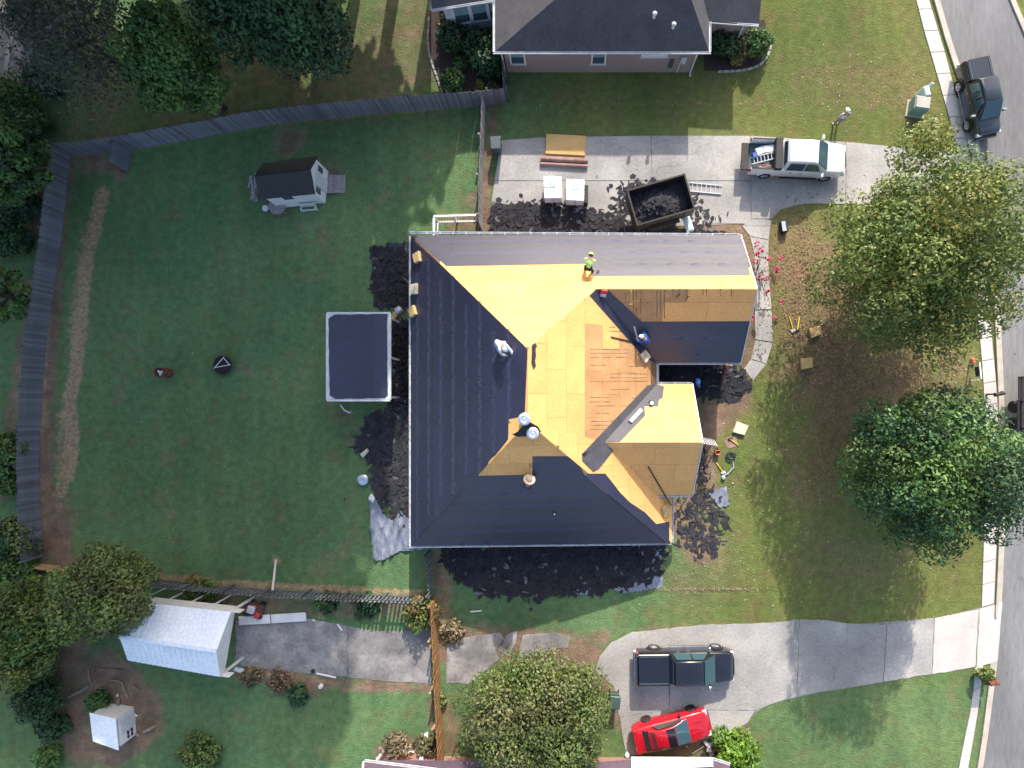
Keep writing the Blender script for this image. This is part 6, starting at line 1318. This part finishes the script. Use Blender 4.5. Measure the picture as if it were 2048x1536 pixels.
stick('pole', 'grey metal pole slanting beside the red coupe nose', (1384, 1506), (1422, 1482), .04, 'alu', 'pole')
tag(MB().ball(G(1254, 1508)+Vector((0, 0, .12)), (.16, .2, .12), 8, 5, jit=.1).build('white_pot', M['white']), 'round white pot between the red coupe tail and olive tree', 'pot')
tag(MB().cbox(G(854, 1470)+Vector((0, 0, .15)), (.3, .35, .3), .05, .4).build('pale_crate', M['alu']), 'pale grey crate tucked behind the brown fence', 'crate')

# fallen leaves, pale and brown, on the front lawn (uncountable)
def leaves(label, boxes, n, cols, size, seed):
    rg = np.random.default_rng(seed); P = []
    while len(P) < n:
        x0, y0, x1, y1, wt = boxes[rg.integers(len(boxes))]
        x, y = rg.normal((x0+x1)/2, (x1-x0)/2.6), rg.normal((y0+y1)/2, (y1-y0)/2.6)
        if rg.random() < wt and not (810 < x < 1400 and 470 < y < 1090): P.append(G2(x, y))
    P = np.array(P); a = rg.uniform(0, 6.28, n); s = size*rg.uniform(.5, 1.5, n); z = rg.uniform(.012, .05, n)
    v = np.empty((n, 4, 3))
    for k in range(4):
        ang = a+k*math.pi/2; rr = s*(1 if k % 2 else .55); v[:, k, 0] = P[:, 0]+rr*np.cos(ang); v[:, k, 1] = P[:, 1]+rr*np.sin(ang); v[:, k, 2] = z+rg.uniform(-.01, .03, n)
    cols = np.array(cols); t = cols[rg.integers(0, len(cols), n)]*rg.uniform(.7, 1.2, n)[:, None]
    o = link(bpy.data.objects.new('fallen_leaves', np_mesh('fallen_leaves', v.reshape(-1, 3), np.arange(n*4).reshape(-1, 4), [M['leafd']], tint=t))); tag(o, label, 'leaves', kind='stuff')
leaves('pale fallen leaves sprinkled over the front lawn', [(1480, 760, 1640, 1120, 1), (1560, 440, 1700, 760, 1), (1340, 1100, 1560, 1190, .6), (1560, 100, 1820, 230, .5), (1680, 1050, 1960, 1180, .5), (1880, 700, 1960, 760, .6)], 950, [(.45, .40, .30), (.34, .27, .17), (.5, .47, .40)], .04, 4)
leaves('brown leaf litter under the maple', [(1560, 480, 1700, 760, 1), (1640, 700, 1860, 800, .9), (1620, 820, 1720, 960, .5)], 3600, [(.20, .12, .07), (.26, .16, .09), (.14, .085, .05)], .06, 5)
leaves('sparse specks of leaves on the back lawn', [(300, 300, 900, 1100, 1), (1010, 180, 1500, 260, .5)], 260, [(.35, .30, .2), (.2, .14, .08)], .04, 6)
leaves('brown leaves gathered along the mowing edge', [(1340, 1176, 1520, 1180, 1), (1000, 203, 1880, 212, .5)], 420, [(.26, .18, .10), (.35, .27, .16)], .05, 7)

# ================================================================ PEOPLE
def skin_obj(name, pts, edges, rad, m, parent, sub=1):
    me = bpy.data.meshes.new(name); me.from_pydata([tuple(p) for p in pts], edges, []); me.materials.append(m)
    o = bpy.data.objects.new(name, me); link(o)
    if parent: par(o, parent, False)
    md = o.modifiers.new('skin', 'SKIN'); md.use_smooth_shade = True
    for i, r in enumerate(rad): me.skin_vertices[0].data[i].radius = (r, r) if not isinstance(r, tuple) else r
    me.skin_vertices[0].data[0].use_root = True
    sb = o.modifiers.new('sub', 'SUBSURF'); sb.levels = sub; sb.render_levels = sub
    return o
def person(label, loc, rz, J, shirt, pants, shoes, hat=None, hatm=None, sleeves='short', vest=None):
    """J: joints (feet at z=0): pel, che, nec, hea, and l/r of sh, el, ha, hi, kn, an, to"""
    J = {k: Vector(v) for k, v in J.items()}; face = Vector(J.get('look', (1, 0, 0))).normalized()
    names = ['pel', 'wai', 'che', 'nec', 'hea', 'top', 'lsh', 'lel', 'lha', 'rsh', 'rel', 'rha', 'lhi', 'lkn', 'lan', 'lto', 'rhi', 'rkn', 'ran', 'rto', 'nos']
    J['wai'] = (J['pel']+J['che'])/2; up = (J['hea']-J['nec']).normalized(); J['top'] = J['hea']+up*.09; J['nos'] = J['hea']+face*.115-up*.01
    ix = {n: i for i, n in enumerate(names)}
    E = [('pel', 'wai'), ('wai', 'che'), ('che', 'nec'), ('nec', 'hea'), ('hea', 'top'), ('hea', 'nos'), ('che', 'lsh'), ('lsh', 'lel'), ('lel', 'lha'), ('che', 'rsh'), ('rsh', 'rel'), ('rel', 'rha'), ('pel', 'lhi'), ('lhi', 'lkn'), ('lkn', 'lan'), ('lan', 'lto'), ('pel', 'rhi'), ('rhi', 'rkn'), ('rkn', 'ran'), ('ran', 'rto')]
    rd = dict(pel=.125, wai=.115, che=.135, nec=.055, hea=.098, top=.07, lsh=.065, lel=.045, lha=.03, rsh=.065, rel=.045, rha=.03, lhi=.09, lkn=.06, lan=.04, lto=.03, rhi=.09, rkn=.06, ran=.04, rto=.03, nos=.02)
    body = skin_obj('person', [J[n] for n in names], [(ix[a], ix[b]) for a, b in E], [rd[n] for n in names], M['skin'], None, 2)
    body.location = loc; body.rotation_euler = (0, 0, rz); PM[body.name] = Matrix.Identity(4)
    tag(body, label, 'person', 'roofing crew')
    def cloth(name, ns, es, extra, m):
        li = {n: i for i, n in enumerate(ns)}; skin_obj(name, [J[n] for n in ns], [(li[a], li[b]) for a, b in es], [rd[n]+extra for n in ns], m, body, 2)
    J['lsl'] = J['lsh'].lerp(J['lel'], .75 if sleeves == 'short' else 1.0); J['rsl'] = J['rsh'].lerp(J['rel'], .75 if sleeves == 'short' else 1.0); rd['lsl'] = rd['rsl'] = .058
    ns = ['che', 'wai', 'pel', 'lsh', 'lsl', 'rsh', 'rsl']; es = [('che', 'wai'), ('wai', 'pel'), ('che', 'lsh'), ('lsh', 'lsl'), ('che', 'rsh'), ('rsh', 'rsl')]
    if sleeves == 'long':
        J['lcu'] = J['lel'].lerp(J['lha'], .85); J['rcu'] = J['rel'].lerp(J['rha'], .85); rd['lcu'] = rd['rcu'] = .038; ns += ['lcu', 'rcu']; es += [('lsl', 'lcu'), ('rsl', 'rcu')]
    cloth('shirt', ns, es, .022, shirt)
    if vest: cloth('vest', ['che', 'wai', 'pel', 'lsh', 'rsh'], [('che', 'wai'), ('wai', 'pel'), ('che', 'lsh'), ('che', 'rsh')], .034, vest)
    cloth('trousers', ['pel', 'lhi', 'lkn', 'lan', 'rhi', 'rkn', 'ran'], [('pel', 'lhi'), ('lhi', 'lkn'), ('lkn', 'lan'), ('pel', 'rhi'), ('rhi', 'rkn'), ('rkn', 'ran')], .02, pants)
    for s in 'lr':
        skin_obj('shoe', [J[s+'an']+Vector((0, 0, .01)), J[s+'an'].lerp(J[s+'to'], .5), J[s+'to']], [(0, 1), (1, 2)], [.055, .05, .042], shoes, body, 1)
        h = J[s+'ha']; d = (h-J[s+'el']).normalized(); sd_ = d.cross(Vector((0, 0, 1))); sd_ = sd_.normalized() if sd_.length > .1 else Vector((1, 0, 0)); dn_ = sd_.cross(d)
        hm_ = MB(); hm_.tube([h-d*.01, h+d*.04, h+d*.09], [.03, .042, .04], 8)
        for i, L in enumerate((.07, .08, .085, .075)):
            o0 = h+d*.085+sd_*(.03-.02*i); hm_.tube([o0, o0+d*L*.55-dn_*.012, o0+d*L*.9-dn_*.04], [.010, .009, .007], 5)
        hm_.tube([h+d*.03+sd_*.035, h+d*.06+sd_*.065-dn_*.01, h+d*.095+sd_*.075-dn_*.025], [.013, .011, .008], 5)
        hm_.build('hand', M['skin'], body, False, True)
    sdv2 = face.cross(up).normalized(); fc = MB()
    for s in (-1, 1): fc.ball(J['hea']+face*.09+sdv2*s*.035+up*.015, .014, 6, 4)
    fc.build('eyes', M['hair'], body, False)
    for s in (-1, 1): MB().ball(J['hea']+sdv2*s*.1, (.02, .03, .035), 6, 4).build('ear', M['skin'], body, False)
    zt = up.to_track_quat('Z', 'Y').to_matrix()
    MB().lathe([(.112, -.03), (.118, .03), (.10, .09), (.06, .125), (0, .135)], 14, J['hea']-face*.012, zt).build('hair', M['hair'], body, False, True)
    if hat == 'cap':
        MB().lathe([(.125, .03), (.128, .07), (.11, .12), (.06, .15), (0, .158)], 16, J['hea'], zt).build('cap', hatm, body, False, True)
        br_ = MB(); c_ = J['hea']+up*.05; br_.slab([c_+face*.09+sdv2*.1, c_+face*.2+sdv2*.07, c_+face*.22, c_+face*.2-sdv2*.07, c_+face*.09-sdv2*.1], up, .012); br_.build('cap_peak', hatm, body, False)
    if hat == 'straw':
        MB().lathe([(.30, .04), (.31, .05), (.30, .062), (.15, .08), (.135, .16), (.10, .19), (.05, .17), (0, .165)], 22, J['hea'], zt).build('straw_hat', hatm, body, False, True)
        MB().lathe([(.150, .085), (.152, .09), (.142, .115), (.140, .11)], 22, J['hea'], zt).build('hat_band', M['darkp'], body, False)
    if hat == 'helmet': MB().lathe([(.16, .02), (.162, .03), (.135, .05), (.13, .1), (.09, .15), (0, .17)], 18, J['hea'], zt).build('hard_hat', hatm, body, False, True)
    return body
def stand(**k):
    d = dict(pel=(0, 0, .95), che=(.02, 0, 1.35), nec=(.03, 0, 1.52), hea=(.06, 0, 1.64), lsh=(.02, .2, 1.42), lel=(.02, .27, 1.14), lha=(.12, .26, .9), rsh=(.02, -.2, 1.42), rel=(.02, -.27, 1.14), rha=(.12, -.26, .9), lhi=(0, .1, .9), lkn=(.04, .12, .5), lan=(0, .13, .08), lto=(.18, .15, .03), rhi=(0, -.1, .9), rkn=(.04, -.12, .5), ran=(0, -.13, .08), rto=(.18, -.15, .03), look=(1, 0, -.2)); d.update(k); return d
def bent(**k):
    """bending over from the hips, arms down"""
    d = dict(pel=(-.1, 0, .84), che=(.25, 0, 1.06), nec=(.40, 0, 1.10), hea=(.53, 0, 1.08), lsh=(.28, .2, 1.05), lel=(.38, .27, .78), lha=(.50, .22, .52), rsh=(.28, -.2, 1.05), rel=(.38, -.27, .78), rha=(.52, -.2, .52), lhi=(-.09, .1, .8), lkn=(.08, .14, .45), lan=(-.02, .16, .08), lto=(.15, .18, .03), rhi=(-.09, -.1, .8), rkn=(.06, -.14, .44), ran=(-.06, -.16, .08), rto=(.11, -.18, .03), look=(.6, 0, -.8)); d.update(k); return d
def squat(**k):
    d = dict(pel=(-.05, 0, .36), che=(.22, 0, .72), nec=(.30, 0, .86), hea=(.38, 0, .95), lsh=(.24, .2, .78), lel=(.42, .27, .55), lha=(.62, .18, .36), rsh=(.24, -.2, .78), rel=(.42, -.27, .55), rha=(.62, -.18, .36), lhi=(-.04, .11, .34), lkn=(.34, .22, .46), lan=(.08, .2, .08), lto=(.26, .22, .03), rhi=(-.04, -.11, .34), rkn=(.34, -.22, .44), ran=(.06, -.2, .08), rto=(.24, -.22, .03), look=(.7, 0, -.7)); d.update(k); return d
p = PLN['N1'].at(1176, 541, .03); person('roofer in a lime green vest bending over the top edge of the grey underlayment', (p.x, p.y, p.z), math.radians(78), bent(ran=(-.1, -.28, .08), rto=(.06, -.3, .03), lan=(.12, .2, -.1), lto=(.28, .22, -.16)), M['lime'], M['darkp'], M['boot'], 'helmet', M['lime'], 'short', M['lime'])
p = PLN['W'].at(1001, 692, .03); person('roofer in a white shirt crouching on the black west slope, one arm stretched out', (p.x, p.y, p.z), math.radians(-38), squat(lha=(1.02, -.05, .30), lel=(.68, .12, .5), che=(.16, .05, .70), lsh=(.24, .22, .74), pel=(-.28, .05, .42), lkn=(.16, .3, .40), rkn=(.2, -.25, .44)), M['wshirt'], M['wshirt'] if False else M['pale'], M['shoe'], 'cap', M['wshirt'], 'long')
p = PLN['S'].at(1056, 968, .03); person('roofer in a pink shirt and wide straw hat kneeling on the south underlayment', (p.x, p.y, p.z), math.radians(72), squat(), M['pink'], M['jeans'], M['boot'], 'straw', M['straw'], 'long')
p = PLN['GS'].at(1292, 684, .03); person('roofer in a blue shirt and white cap working at the black valley strip', (p.x, p.y, p.z), math.radians(150), squat(pel=(-.12, 0, .42), rha=(.45, -.5, .3)), M['blue'], M['jeans'], M['boot'], 'cap', M['wshirt'], 'long')
p = G(1670, 251); person('man in a pale blue shirt standing on the lawn beside the white truck', (p.x, p.y, 0), math.radians(100), stand(), M['pale'], M['greyp'], M['shoe'], 'cap', M['wshirt'], 'short')
p = G(1440, 745); person('man in a red shirt and grey cap standing below the garage eave', (p.x, p.y, 0), math.radians(20), stand(lha=(.5, .2, 1.0), lel=(.25, .3, 1.1)), M['redcloth'], M['jeans'], M['boot'], 'cap', M['capgrey'], 'short')
